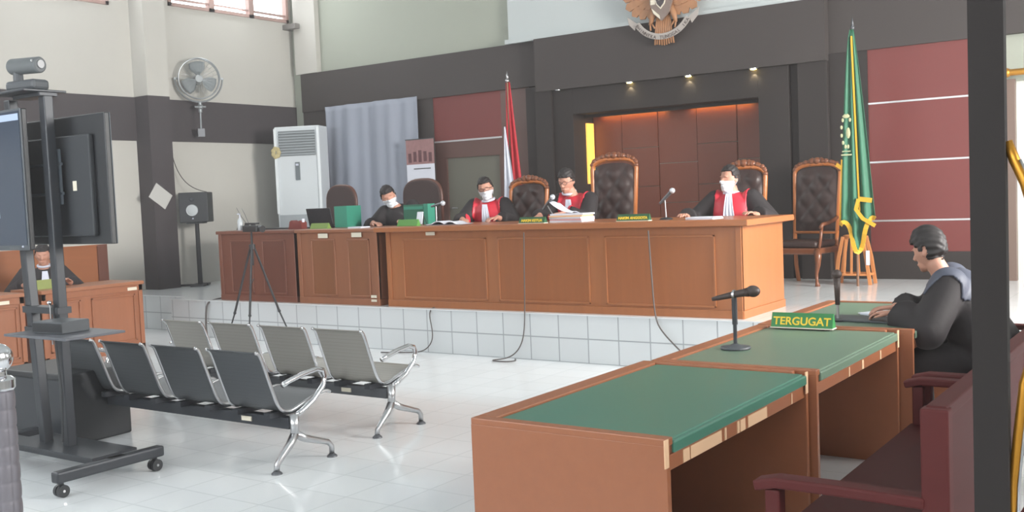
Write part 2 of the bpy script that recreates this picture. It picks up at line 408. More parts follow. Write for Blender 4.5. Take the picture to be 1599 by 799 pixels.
# right wall panels
struct(B('trim_17', BLACKB, -3.56, -3.42, 12.12, WY, .462, 3.1))
rr = MB()
for a, b in ((.78, 1.125), (1.145, 1.8), (1.82, 2.475), (2.495, 3.1)): rr.box(-3.42, -2.05, 12.14, WY, a, b)
struct(rr.build('trim_18', RED))
for k, z in enumerate((1.125, 1.8, 2.475)): struct(B('trim_%d' % (19+k), SILVER, -3.42, -2.05, 12.13, WY, z, z+.02))
struct(B('baseboard_back', BLACKB, -3.56, -1.9, 12.13, WY, .462, .78))
struct(B('trim_22', mat('door_jamb_brown', (112, 92, 82), .5), -2.05, -1.88, 12.1, WY, .462, 2.62))
d2 = struct(B('door_2', mat('white_lit_door', (222, 222, 216), .6), -1.88, -.78, 12.22, 12.27, .462, 2.62))
MB().box(-1.8, -1.78, 12.19, 12.22, 1.4, 1.6).build('door_handle', CHROMER, d2)

# LED strips and a painted jamb glow in the recess and the downlights under the fascia
def led(x0, x1, y, z, vertical=False, label=''):
    t = thing('led_strip', label, 'light strip', ((x0+x1)/2, y, z), 0, 'warm light strips round the recess')
    L = (x1-x0)
    if vertical:
        B('light_bar', JAMBGLOW, -.012, .012, -.09, .09, -.42, .42, t)  # glowing plate paints the lit jamb face, not a lamp itself
    else:
        B('light_bar', LED, -L/2, L/2, -.012, .012, -.006, .006, t); B('channel', BLACKB, -L/2, L/2, -.02, .02, .006, .012, t)
    return t
led(-7.18, -6.2, 12.5, 2.655, label='warm light strip under the top of the dark recess, left half')
led(-5.85, -4.98, 12.5, 2.655, label='warm light strip under the top of the dark recess, right half')
led(-7.328, -7.322, 12.44, 2.14, True, label='upright plate glowing yellow in place of the lit left side of the recess')
for x, lb in ((-6.44, 'small round downlight under the dark fascia, leftmost of the lit three'), (-5.6, 'small round downlight under the dark fascia, middle of the lit three'), (-4.74, 'small round downlight under the dark fascia, rightmost of the lit three')):
    t = thing('downlight', lb, 'downlight', (x, 12.0, 3.02), 0, 'downlights under the fascia')
    MB().lathe([(.03, .0), (.055, .0), (.055, -.008), (.045, -.012), (.03, -.004)], n=20).build('trim_ring', CHROMER, t)
    MB().lathe([(.0, -.001), (.036, -.001), (.036, -.014), (.0, -.02)], n=20).build('bulb', BULB, t)
    ld = bpy.data.lights.new('downlight_glow', 'SPOT'); ld.energy = 2.5; ld.color = (1, .85, .55); ld.spot_size = 1.9; ld.spot_blend = .6
    lo = bpy.data.objects.new('downlight_glow', ld); C.objects.link(lo); lo.location = (x, 12.0, 2.98)
for x in (-7.9+.35, ):
    t = thing('downlight', 'unlit small downlight under the dark fascia above the striped flag', 'downlight', (x, 12.0, 3.02))
    MB().lathe([(.0, .0), (.04, .0), (.04, -.01), (.0, -.012)], n=16).build('trim_ring', CHROMER, t)

# ---------------------------------------------------------------- desks
def paneled_desk(name, label, x0, x1, y0, y1, zb, zt, panels, wf, wp, wt, over=.06, topt=.05, group=None, stickers=()):
    t = thing(name, label, 'desk', ((x0+x1)/2, (y0+y1)/2, zb), 0, group)
    W = (x1-x0)/2; D = (y1-y0)/2; H = zt-zb
    mb = MB(); mb.box(-W, W, -D, -D+.03, 0, H-topt)
    # stiles and rails standing proud of the panels
    n = len(panels)
    for a, b in panels:   # moulding frames
        a -= (x0+x1)/2; b -= (x0+x1)/2; z0, z1 = .09, H-topt-.075
        for q in ((a, b, z0, z0+.018), (a, b, z1-.018, z1), (a, a+.018, z0, z1), (b-.018, b, z0, z1)):
            mb.box(q[0], q[1], -D-.012, -D, q[2], q[3])
    mb.box(-W-.006, W+.006, -D-.018, -D, 0, .07)
    mb.box(-W-.004, -W+.05, -D-.014, -D, .0, H-topt); mb.box(W-.05, W+.004, -D-.014, -D, 0, H-topt)
    mb.build('front_frame', wf, t, bevel=.003)
    pm = MB()
    for a, b in panels:
        a -= (x0+x1)/2; b -= (x0+x1)/2
        pm.box(a+.018, b-.018, -D-.005, -D+.001, .108, H-topt-.093)
    pm.build('inset_panels', wp, t)
    for s in (-1, 1):
        e = MB(); e.box(min(s*W, s*(W-.03)), max(s*W, s*(W-.03)), -D, D, 0, H-topt); e.box(min(s*W, s*(W+.012)), max(s*W, s*(W+.012)), -D-.01, D, 0, .07)
        e.build('side_panel', wf, t)
    B('desk_top', wt, -W-over, W+over, -D-over, D+over*.4, H-topt, H, t, bevel=.008)
    B('inner_shelf', wp, -W+.03, W-.03, -D+.03, D-.3, H*.55, H*.55+.02, t)
    return t
DZ = 1.32
jd = paneled_desk('judges_desk', 'long orange wooden judges bench with panelled front on the tiled stage', -7.46, -3.42, 8.28, 9.27, .462, DZ,
    [(-7.24, -6.13), (-5.99, -4.93), (-4.76, -3.66)], ORANGE, ORANGEP, ORANGEX, over=.1, topt=.055)
ld1 = paneled_desk('clerk_desk', 'panelled brown desk behind which the clerk with a phone sits, beside the judges bench', -8.83, -7.60, 8.28, 9.0, .462, 1.31, [(-8.62, -8.24), (-8.05, -7.72)], MIDOAK, MIDOAKP, MIDOAK, over=.03, topt=.04)
ld2 = paneled_desk('clerk_desk', 'darker reddish panelled desk at left end of the stage behind the tripod', -10.22, -8.89, 8.28, 9.0, .462, 1.31, [(-10.02, -9.62), (-9.45, -9.05)], REDOAK, REDOAKP, REDOAK, over=.03, topt=.04)
def sticker(x, z, w, h, parent, y=-.0):
    o = B('sticker', STICKER, x-w/2, x+w/2, y-.003, y, z-h/2, z+h/2, parent); return o
# stickers are parts of their desks (local coordinates)
for x, z in ((-8.4+8.205, 1.235-.462), (-7.88+8.205, 1.24-.462)): sticker(x, z, .15, .05, ld1, -.376)
sticker(-7.66+8.205, .1, .08, .03, ld1, -.38); sticker(-7.66+8.205, .055, .08, .025, ld1, -.38)
sticker(-6.83+5.44, 1.24-.462, .12, .035, jd, -.52)
sticker(-10.15+9.555, .83, .1, .03, ld2, -.376)

# left wall bench (defence tables) with orange screens behind
def side_desk(label, y0, y1, panels):
    t = thing('counsel_desk', label, 'desk', (-10.58, (y0+y1)/2, 0), 0, 'orange counsel desks along the left wall')
    D = (y1-y0)/2
    mb = MB(); mb.box(.24, .27, -D, D, 0, .76); mb.box(.27, .285, -D, D, 0, .08); mb.box(.27, .285, -D, D, .69, .76)
    mb.box(.27, .285, -D, -D+.05, 0, .76); mb.box(.27, .285, D-.05, D, 0, .76)
    for a, b in panels:
        a -= (y0+y1)/2; b -= (y0+y1)/2
        for q in ((a, b, .12, .14), (a, b, .64, .66), (a, a+.02, .12, .66), (b-.02, b, .12, .66)): mb.box(.27, .288, q[0], q[1], q[2], q[3])
    mb.build('front_panel', wood('left_desk_wood', (146, 92, 64)), t, bevel=.003)
    for s in (-1, 1): B('side_panel', wood('left_desk_wood', 0), -.27, .27, min(s*D, s*(D-.03)), max(s*D, s*(D-.03)), 0, .76, t)
    B('desk_top', wood('left_desk_top', (150, 98, 70), 'y'), -.3, .31, -D-.01, D+.01, .76, .80, t, bevel=.006)
    return t
sd1 = side_desk('orange panelled counsel desk at left with the green name plate on it', 5.97, 7.2, [(6.05, 6.42), (6.55, 7.1)])
sd2 = side_desk('orange panelled counsel desk at the far left edge beside the robed person', 4.3, 5.78, [(4.4, 5.0), (5.1, 5.7)])
for o, y in ((sd1, .48), (sd2, .52)): B('sticker', STICKER, .286, .289, y-.06, y+.06, .7, .735, o)
t = thing('wooden_screen', 'orange wooden back screen with a dark end post behind the left desks', 'screen', (-12.0, 6.0, 0))
B('panel', wood('screen_wood', (150, 92, 58), 'y'), -.02, .02, -2.6, 1.74, .0, 1.17, t)
B('end_post', wood('screen_post', (104, 66, 54)), -.04, .04, 1.74, 1.88, 0, 1.19, t)
B('top_rail', wood('screen_wood', 0), -.035, .035, -2.6, 1.74, 1.17, 1.19, t)

# ---------------------------------------------------------------- green topped tables
def green_table(label, x0, x1, y0, y1, green, near_panel=True, chips=(), lipx=.05):
    t = thing('green_topped_table', label, 'table', ((x0+x1)/2, (y0+y1)/2, 0), 0, 'green topped counsel tables in a row')
    W = (x1-x0)/2; D = (y1-y0)/2
    B('end_panel', TABLEW, -W, W, -D, -D+.028, 0, .732, t, bevel=.002)
    B('end_panel', TABLEW, -W, W, D-.028, D, 0, .735, t, bevel=.003)
    B('modesty_panel', TABLEI, -W, -W+.025, -D+.028, D-.028, 0, .70, t)
    lp = MB(); lp.box(-W, -W+.085, -D+.05, D-.035, .73, .757); lp.box(-W, W, -D, -D+.05, .73, .757); lp.box(-W, W-.06, D-.035, D, .73, .757)
    lp.build('raised_edge', TABLEW, t, bevel=.004)
    B('table_board', TABLEI, -W, W-.005, -D+.028, D-.028, .70, .735, t)
    g = MB(); g.box(-W+.085, W-.01, -D+.05, D-.035, .735, .748); g.box(W-.02, W+.006, -D+.05, D-.03, .700, .742)
    g.build('green_cover', green, t, bevel=.006)
    B('edge_rail', TABLEW, W-.035, W-.008, -D+.028, D-.028, .64, .695, t, bevel=.003)
    if chips:
        for a, b in chips: B('chipped_patch', CHIP, W-.01, W-.005, -D+a, -D+b, .644, .69, t)
    B('inner_rail', TABLEI, -W+.03, -W+.06, -D+.03, D-.03, .1, .16, t)
    return t
gt1 = green_table('green topped wooden table nearest, with bare top and chipped rail', -2.39, -1.56, 3.08, 4.50, GREEN1, chips=((.14, .19), (.2, .47), (.5, .515), (.62, .64), (.65, .7), (.73, .93), (1.22, 1.23)))
gt2 = green_table('green topped wooden table in the middle, under the round-based microphone', -2.36, -1.53, 4.525, 5.925, GREEN2, chips=((.5, .515), (.72, .75), (1.05, 1.07)))
gt3 = green_table('green topped table furthest, where the robed man writes', -2.37, -1.46, 5.955, 7.3, GREEN2)
# cracked varnish corners
for o, s in ((gt1, -1), (gt1, 1), (gt2, 1)):
    D = .70; W = .415
    B('worn_corner', CHIP, W-.0, W+.004, s*D-.03, s*D+.0, .66, .757, o)

# ---------------------------------------------------------------- dark red benches at the right
def arm_bench(label, y0, y1):
    t = thing('wooden_bench', label, 'bench', (-1.0, (y0+y1)/2, 0), 0, 'dark red benches behind the green tables')
    D = (y1-y0)/2
    B('seat', BENCHW, -.25, .26, -D+.03, D-.03, .40, .44, t, bevel=.006)
    b = MB(); b.box(.27, .30, -D+.06, D-.06, .46, .90); b.box(.26, .32, -D+.03, D-.03, .89, .93)
    b.build('backrest', BENCHW, t, bevel=.005)
    for s in (-1, 1):
        y = s*(D-.03)
        B('rear_post', BENCHX, .25, .33, y-.03, y+.03, 0, .925, t, bevel=.006)
        B('front_post', BENCHX, -.235, -.185, y-.028, y+.028, 0, .62, t, bevel=.006)
        MB().ribbon([(-.27, y, .628), (-.2, y, .645), (0, y, .645), (.26, y, .64)], .075, .035, (0, 1, 0)).build('armrest', BENCHX, t, bevel=.008)
        B('side_rail', BENCHX, -.2, .27, y-.015, y+.015, .34, .40, t)
    B('front_rail', BENCHW, -.235, -.2, -D+.05, D-.05, .32, .40, t)
    B('stretcher', BENCHW, .27, .3, -D+.05, D-.05, .12, .17, t)
    return t
arm_bench('dark red wooden bench with armrests nearest the camera at lower right', 3.12, 5.06)
arm_bench('dark red wooden bench on which the robed man sits', 5.15, 7.1)

# ---------------------------------------------------------------- steel waiting benches
def waiting_bench(label, x_end, y, mseat, mside, beam_m):
    """four seats; back towards -y; origin at right hand end"""
    t = thing('waiting_bench', label, 'bench', (x_end, y, 0), 0, 'four seat steel waiting benches')
    prof = [(-.03, .735), (.0, .715), (.03, .64), (.08, .50), (.12, .40), (.16, .355), (.22, .345), (.30, .365), (.42, .40), (.52, .415), (.56, .40)]
    def curve(n=28):
        out = []
        m = len(prof)
        for i in range(n+1):
            u = i/n*(m-1); k = min(int(u), m-2); f_ = u-k
            p0 = prof[max(k-1, 0)]; p1 = prof[k]; p2 = prof[k+1]; p3 = prof[min(k+2, m-1)]
            q = []
            for a in (0, 1):
                q.append(.5*((2*p1[a])+(-p0[a]+p2[a])*f_+(2*p0[a]-5*p1[a]+4*p2[a]-p3[a])*f_**2+(-p0[a]+3*p1[a]-3*p2[a]+p3[a])*f_**3))
            out.append(tuple(q))
        return out
    cv = curve()
    for k in range(4):
        xr = -.03-.56*k; xl = xr-.45; xm = (xr+xl)/2
        s = MB(); s.ribbon([(xm, a, b) for a, b in cv], .43, .006); so = s.build('seat_shell', mseat, t, smooth='auto')
        for xx in (xl, xr):
            e = MB(); e.tube([(xx, a, b) for a, b in cv], .011, 8); e.build('side_tube', mside, so, smooth=True)
        for xx in (xm-.17, xm+.12): B('seat_bracket', BLACKM, xx, xx+.05, .1, .42, .31, .345, so)
    B('beam', beam_m, -2.24, -.0, .17, .23, .24, .31, t, bevel=.004)
    for xx in (0.02, -2.27):
        a = MB()
        a.tube([(xx, .12, .52), (xx, .16, .535), (xx, .28, .56), (xx, .40, .575), (xx, .455, .56), (xx, .475, .52), (xx, .45, .46), (xx, .36, .385), (xx, .27, .34), (xx, .22, .32)], .017, 10)
        a.build('armrest', CHROME, t, smooth=True)
        L = MB(); L.cone((xx, .2, .33), (xx, .2, .19), .03, .026, 14)
        L.tube([(xx, .2, .21), (xx, .15, .15), (xx, .09, .10), (xx, .045, .055), (xx, .04, .02)], .02, 10, radii=[.028, .024, .02, .018, .018])
        L.tube([(xx, .2, .21), (xx, .28, .165), (xx, .38, .13), (xx, .47, .10), (xx, .50, .07), (xx, .50, .02)], .02, 10, radii=[.028, .024, .02, .018, .017, .017])
        lo = L.build('leg', CHROMER, t, smooth=True)
        for yy in (.04, .50): MB().lathe([(.0, .02), (.018, .02), (.032, .008), (.034, 0), (0, 0)], (xx, yy, 0), 14).build('foot_pad', GREYM, lo)
    B('size_tag', STICKER, -.42, -.33, .163, .17, .262, .29, t)
    return t
SEATD = perforated('charcoal_perforated_steel', (76, 79, 82), .45, .3)
SEATL = perforated('pale_perforated_steel', (150, 147, 140), .45, .4)
waiting_bench('front row steel waiting bench with four dark charcoal seats', -4.68, 4.06, SEATD, CHROMER, BLACKM)
waiting_bench('second row steel waiting bench with four pale grey seats', -4.76, 5.03, SEATL, CHROME, GREYM)

# ---------------------------------------------------------------- people
def ik(a, b, l1, l2, hint):
    a = Vector(a); b = Vector(b); d = b-a; L = min(d.length, (l1+l2)*.999); n = d.normalized()
    x = (l1*l1-l2*l2+L*L)/(2*L); h = math.sqrt(max(l1*l1-x*x, 0)); hv = Vector(hint); hv = (hv-n*hv.dot(n)).normalized()
    return a+n*x+hv*h, a+n*L
def head_parts(mb, M):
    """head in its own frame: centre at origin, face towards -y, 0.23 high"""
    bm2 = bmesh.new(); bmesh.ops.create_uvsphere(bm2, u_segments=36, v_segments=26, radius=1)
    for v in bm2.verts:
        x, y, z = v.co
        w_ = 1.0 if z > -.1 else 1-.42*((-.1-z)/.9)**1.3
        v.co = Vector((x*.076*w_, y*.096*(1 if y > 0 else (.94 if z < .2 else .9))*(1 if z > -.3 else 1-.25*(-.3-z) if y > 0 else 1), z*.116))
        if y > 0 and z < -.35: v.co.y *= .65
        # eye sockets and brow
        for s in (-1, 1):
            d = Vector((v.co.x-s*.031, v.co.z-.012))
            if y < 0 and d.length < .022: v.co.y += .009*(1-d.length/.022)
    def addm(b): me = bpy.data.meshes.new('h'); b.to_mesh(me); b.free(); me.transform(M); mb.bm.from_mesh(me); bpy.data.meshes.remove(me)
    addm(bm2)
    g = MB(); g.cone((0, -.082, .016), (0, -.106, -.026), .008, .014, 10); g.ball((0, -.100, -.028), .0135, (1.2, .9, .75), 10)
    for s in (-1, 1):
        g.ball((s*.077, .006, -.005), .02, (.35, .8, 1.45), 10); g.ball((s*.031, -.083, .027), .014, (1.5, .5, .35), 8)
    g.ball((0, -.090, -.058), .014, (1.6, .5, .35), 10); g.ball((0, -.089, -.067), .013, (1.3, .5, .4), 10); g.ball((0, -.070, -.092), .022, (1.2, .8, .8), 10); g.ball((0, -.048, -.068), .047, (1.0, .85, .9), 12)
    addm(g.bm)
def hand_parts(mb, wrist, d, palm_n, curl=.5, side=1):
    """palm plus five fingers; d = direction of fingers, palm_n = palm normal (down)"""
    w_ = Vector(wrist); d = Vector(d).normalized(); n = Vector(palm_n); n = (n-d*n.dot(d)).normalized(); s = d.cross(n)*side
    M = Matrix((s, d, n)).transposed().to_4x4(); M.translation = w_
    def T(x, y, z): return M @ Vector((x, y, z))
    for k, x in enumerate((-.028, -.010, .009, .027)): mb.cap(T(x*.6, .0, 0), T(x, .078, .002), .014, .0105, 8)
    lens = (.062, .074, .069, .053)
    for k, x in enumerate((-.030, -.0105, .0095, .029)):
        L = lens[k]; a = T(x, .078, .002); c1 = curl; p1 = a+(T(0, math.cos(c1*.6), math.sin(c1*.6))-T(0, 0, 0))*L*.45+(T(x*.12, 0, 0)-T(0, 0, 0))
        p2 = p1+(T(0, math.cos(c1*1.4), math.sin(c1*1.4))-T(0, 0, 0))*L*.32; p3 = p2+(T(0, math.cos(c1*2), math.sin(c1*2))-T(0, 0, 0))*L*.25
        mb.cap(a, p1, .0095, .0085, 8); mb.cap(p1, p2, .0085, .0078, 8); mb.cap(p2, p3, .0078, .0065, 8)
    b = T(-.026, .02, .004); c = T(-.052, .055, .014); e = T(-.058, .085, .022)
    mb.cap(b, c, .013, .0105, 8); mb.cap(c, e, .0105, .008, 8)
def person(label, loc, rz, lean=.15, side=0, twist=0, bulk=1.0, head=(0, 0, 0), head_off=(0, 0, 0), wrists=None, hip=.56, costume='judge', mask=True,
           glasses=False, hdir=None, hair_line=.03, k=1.0, hairy=1.0, curl=.5, hand_n=None):
    root = thing('person', label, 'person', loc, rz)
    root.scale = (k, k, k)
    H = Vector((0, 0, hip))
    ax = Matrix.Rotation(lean, 3, 'X') @ Matrix.Rotation(side, 3, 'Y')
    def sp(z, y=0, x=0): return H+ax @ Vector((x, y, z))
    neck = sp(.50, .0); sh = [sp(.455, .0, s*.175) for s in (-1, 1)]
    hc = neck+Vector((0, -.028-.05*math.sin(lean), .155))+Vector(head_off)
    HM = Matrix.Translation(hc) @ Matrix.Rotation(head[0], 4, 'Z') @ Matrix.Rotation(head[1], 4, 'X') @ Matrix.Rotation(head[2], 4, 'Y')
    wr = wrists or [(-.2, -.42, hip+.24), (.2, -.42, hip+.24)]
    body = MB(); robe = MB()
    rings = [(sp(-.06), .165, .12, lean), (sp(.06), .16, .115, lean), (sp(.2), .15, .105, lean), (sp(.34), .165, .11, lean), (sp(.43), .15, .095, lean), (sp(.475), .09, .07, lean)]
    body.loft(rings, 20)
    body.cap(neck-Vector((0, 0, .03)), HM @ Vector((0, .012, -.08)), .058, .052, 14); head_parts(body, HM)
    rr_ = [(c_, a_*bulk, b_*bulk, l_) for c_, a_, b_, l_ in [(sp(-.10), .205, .165, lean), (sp(.06), .20, .155, lean), (sp(.2), .19, .145, lean), (sp(.33), .20, .145, lean), (sp(.42), .185, .125, lean), (sp(.47), .13, .10, lean), (sp(.505, .01), .075/bulk, .075/bulk, lean)]]
    robe.loft(rr_, 28)
    ends = []
    for i, s in enumerate((-1, 1)):
        el, w_ = ik(sh[i], wr[i], .29, .25, (s*.75, .25, -.8)); ends.append((el, w_))
        body.cap(sh[i], el, .05, .042, 12); body.cap(el, w_, .040, .027, 12)
        fd = (w_-el).normalized()
        if hdir: fd = Vector(hdir[i]).normalized()
        hn = Vector(hand_n) if hand_n else Vector((0, 0, -1))
        hand_parts(body, w_+fd*.012, fd, hn, curl, 1 if s < 0 else -1)
        robe.cap(sh[i]+Vector((0, 0, .0)), el, .086*bulk, .088*bulk, 16); w2 = el.lerp(w_, .84)
        robe.cone(el, w2, .085*bulk, .09*bulk, 18); robe.ball(el, .088*bulk, n=14)
        # legs
        hx = s*.095; hp = H+Vector((hx, 0, -.03)); kn = Vector((s*.13, -.42, hip-.04)); an = Vector((s*.12, -.44, .09))
        body.cap(hp, kn, .085, .058, 12); body.cap(kn, an, .055, .038, 12); body.cap(an, an+Vector((s*.02, -.15, -.05)), .04, .032, 10)
        robe.cap(hp, kn+Vector((0, -.02, 0)), .115, .10, 14); robe.cone(kn+Vector((0, -.01, .04)), an+Vector((0, .01, .08)), .10, .12, 16)
    bme = fuse(body, .0062, 3); rme = fuse(robe, .013, 5)
    bo = put('body', bme, SKIN, root, True)
    cm = ROBE
    ro = put('robe', rme, cm, root, True)
    inv = ax.inverted(); HI = HM.inverted()
    def loc_(c): return inv @ (c-H)
    if costume == 'judge':
        def redp(c, n):
            q = loc_(c); qn = inv @ n
            if not (q.z > .02 and abs(q.x) < .155 and q.z < .54): return False
            if q.y > .06: return q.z > .36 and abs(q.x) > .02
            return qn.y < .35 or q.z > .40
        put('red_yoke', shell(rme, redp, .009, .012), REDC, root, True)
    if costume in ('judge', 'advocate'):
        # pleated white neck bands hanging from the collar
        def jb(u, v):
            wv = .028+.042*v; x = (u-.5)*2*wv+(.03*v if costume == 'judge' else 0)
            q = H+ax @ Vector((x, -.118-.058*math.sin(min(1, v*1.5)*PI/2)-.008*math.cos(u*PI*6)*v, .50-.33*v)); return q
        MB().grid(jb, 25, 10, .006).build('white_neck_bands', WHITEC, root, True)
        col = MB(); col.tube([HM @ Vector((math.cos(a)*.062, math.sin(a)*.064+.01, -.125)) for a in [2*PI*i/20 for i in range(20)]], .014, 8, closed=True); col.build('collar', WHITEC, root, True)
    if costume == 'lawyer':
        def yoke(c, n):
            q = loc_(c); return q.z > .30 and q.y > -.13 and abs(q.x) < .25 and q.z > .30+.8*max(0, abs(q.x)-.16)
        put('satin_yoke', shell(rme, yoke, .007, .008), BLUEC, root, True)
    # hair
    def hp_(c, n):
        q = HI @ c
        if q.z < -.075 or abs(q.x) > .09 or q.length > .135: return False
        if q.y < -.03: return q.z > .055+hair_line
        if q.y < .012: return q.z > .03 or (q.z > .0 and q.y > -.012)
        if q.y < .03 and abs(q.x) > .07 and q.z < .025: return False
        return q.z > -.055 or q.y > .06 and q.z > -.07
    put('hair', shell(bme, hp_, lambda c: .006+.012*hairy*max(0, (HI @ c).z/.1)+.004*math.sin(c.x*180)*math.sin(c.z*150), .014), HAIR, root, True)
    if mask:
        def mp(c, n):
            q = HI @ c; return q.y < -.012 and -.108 < q.z < -.012+.12*min(0, q.y+.06)*0 and q.length < .15 and (q.z < -.012-.35*max(0, q.y+.05))
        mk = put('face_mask', shell(bme, mp, .007, .004), MASK, root, True)
        lp = MB()
        for s in (-1, 1):
            lp.tube([HM @ Vector(p) for p in ((s*.07, -.035, -.03), (s*.08, -.01, .01), (s*.083, .012, .02), (s*.08, .015, -.02), (s*.068, -.02, -.07))], .0016, 5)
        lp.build('ear_loops', MASK, mk)
    if glasses:
        g = MB()
        for s in (-1, 1):
            g.tube([HM @ Vector((s*.031+math.cos(a)*.024, -.098, .012+math.sin(a)*.017)) for a in [2*PI*i/16 for i in range(16)]], .002, 6, closed=True)
            g.tube([HM @ Vector((s*.055, -.096, .016)), HM @ Vector((s*.079, -.06, .016)), HM @ Vector((s*.083, .005, .012))], .002, 6)
        g.tube([HM @ Vector((-.008, -.1, .014)), HM @ Vector((.008, -.1, .014))], .002, 6)
        g.build('glasses', BLACK, root)
    return root
SH = .462
person('masked judge in black and red robe at left of the long bench, hand on papers', (-6.98, 9.60, SH), math.radians(14), lean=.26, head=(math.radians(16), .20, -.18), head_off=(-.0, -.03, -.02),
       wrists=[(-.16, -.48, .84), (.22, -.44, .845)], hdir=[(.6, -.75, -.05), (-.5, -.8, -.05)], hair_line=.012, hip=.53, glasses=True, k=1.07)
person('judge in red yoke reading papers with glasses, before the tallest carved chair', (-5.80, 9.62, SH), math.radians(-2), lean=.26, head=(math.radians(4), .36, .05), head_off=(-.04, -.03, -.0),
       wrists=[(-.20, -.46, .85), (.10, -.48, .87)], hdir=[(.5, -.8, -.1), (-.7, -.6, -.1)], glasses=True, hair_line=.0, hip=.54, mask=False, k=1.08)
person('masked judge in red yoke looking aside at right end of the long bench', (-4.02, 9.56, SH-.04), math.radians(2), lean=-.02, head=(math.radians(-26), .02, 0), head_off=(-.02, -.0, -.02),
       wrists=[(-.34, -.30, .84), (.30, -.28, .84)], hip=.525, hair_line=.015, k=1.08)
person('clerk in black with white mask leaning on his arm over the desk', (-8.10, 9.42, SH), math.radians(18), lean=.30, side=-.16, head=(math.radians(24), .24, -.32), head_off=(-.07, -.03, -.05),
       wrists=[(-.26, -.42, .83), (.06, -.45, .83)], costume='clerk', hair_line=.0, hip=.53, hairy=1.4, hdir=[(.8, -.5, -.05), (.7, -.6, -.05)], k=1.07)
person('bareheaded person in black robe with white neck bands behind left desk', (-11.2, 6.53, .0), math.radians(66), lean=.20, head=(math.radians(-12), .22, 0), mask=False,
       wrists=[(-.22, -.40, .825), (.22, -.40, .825)], costume='advocate', hip=.48, hair_line=.0, k=1.02)
person('man in black robe with grey satin yoke bending over the far green table', (-1.14, 6.50, .0), math.radians(-80), lean=.50, side=.0, head=(math.radians(-30), .30, 0), head_off=(0, -.03, -.01), mask=False,
       bulk=1.16, wrists=[(-.12, -.52, .775), (.14, -.50, .775)], costume='lawyer', hip=.53, hair_line=.0, hairy=2.2, hdir=[(.25, -1, -.04), (-.3, -1, -.04)], k=1.05)

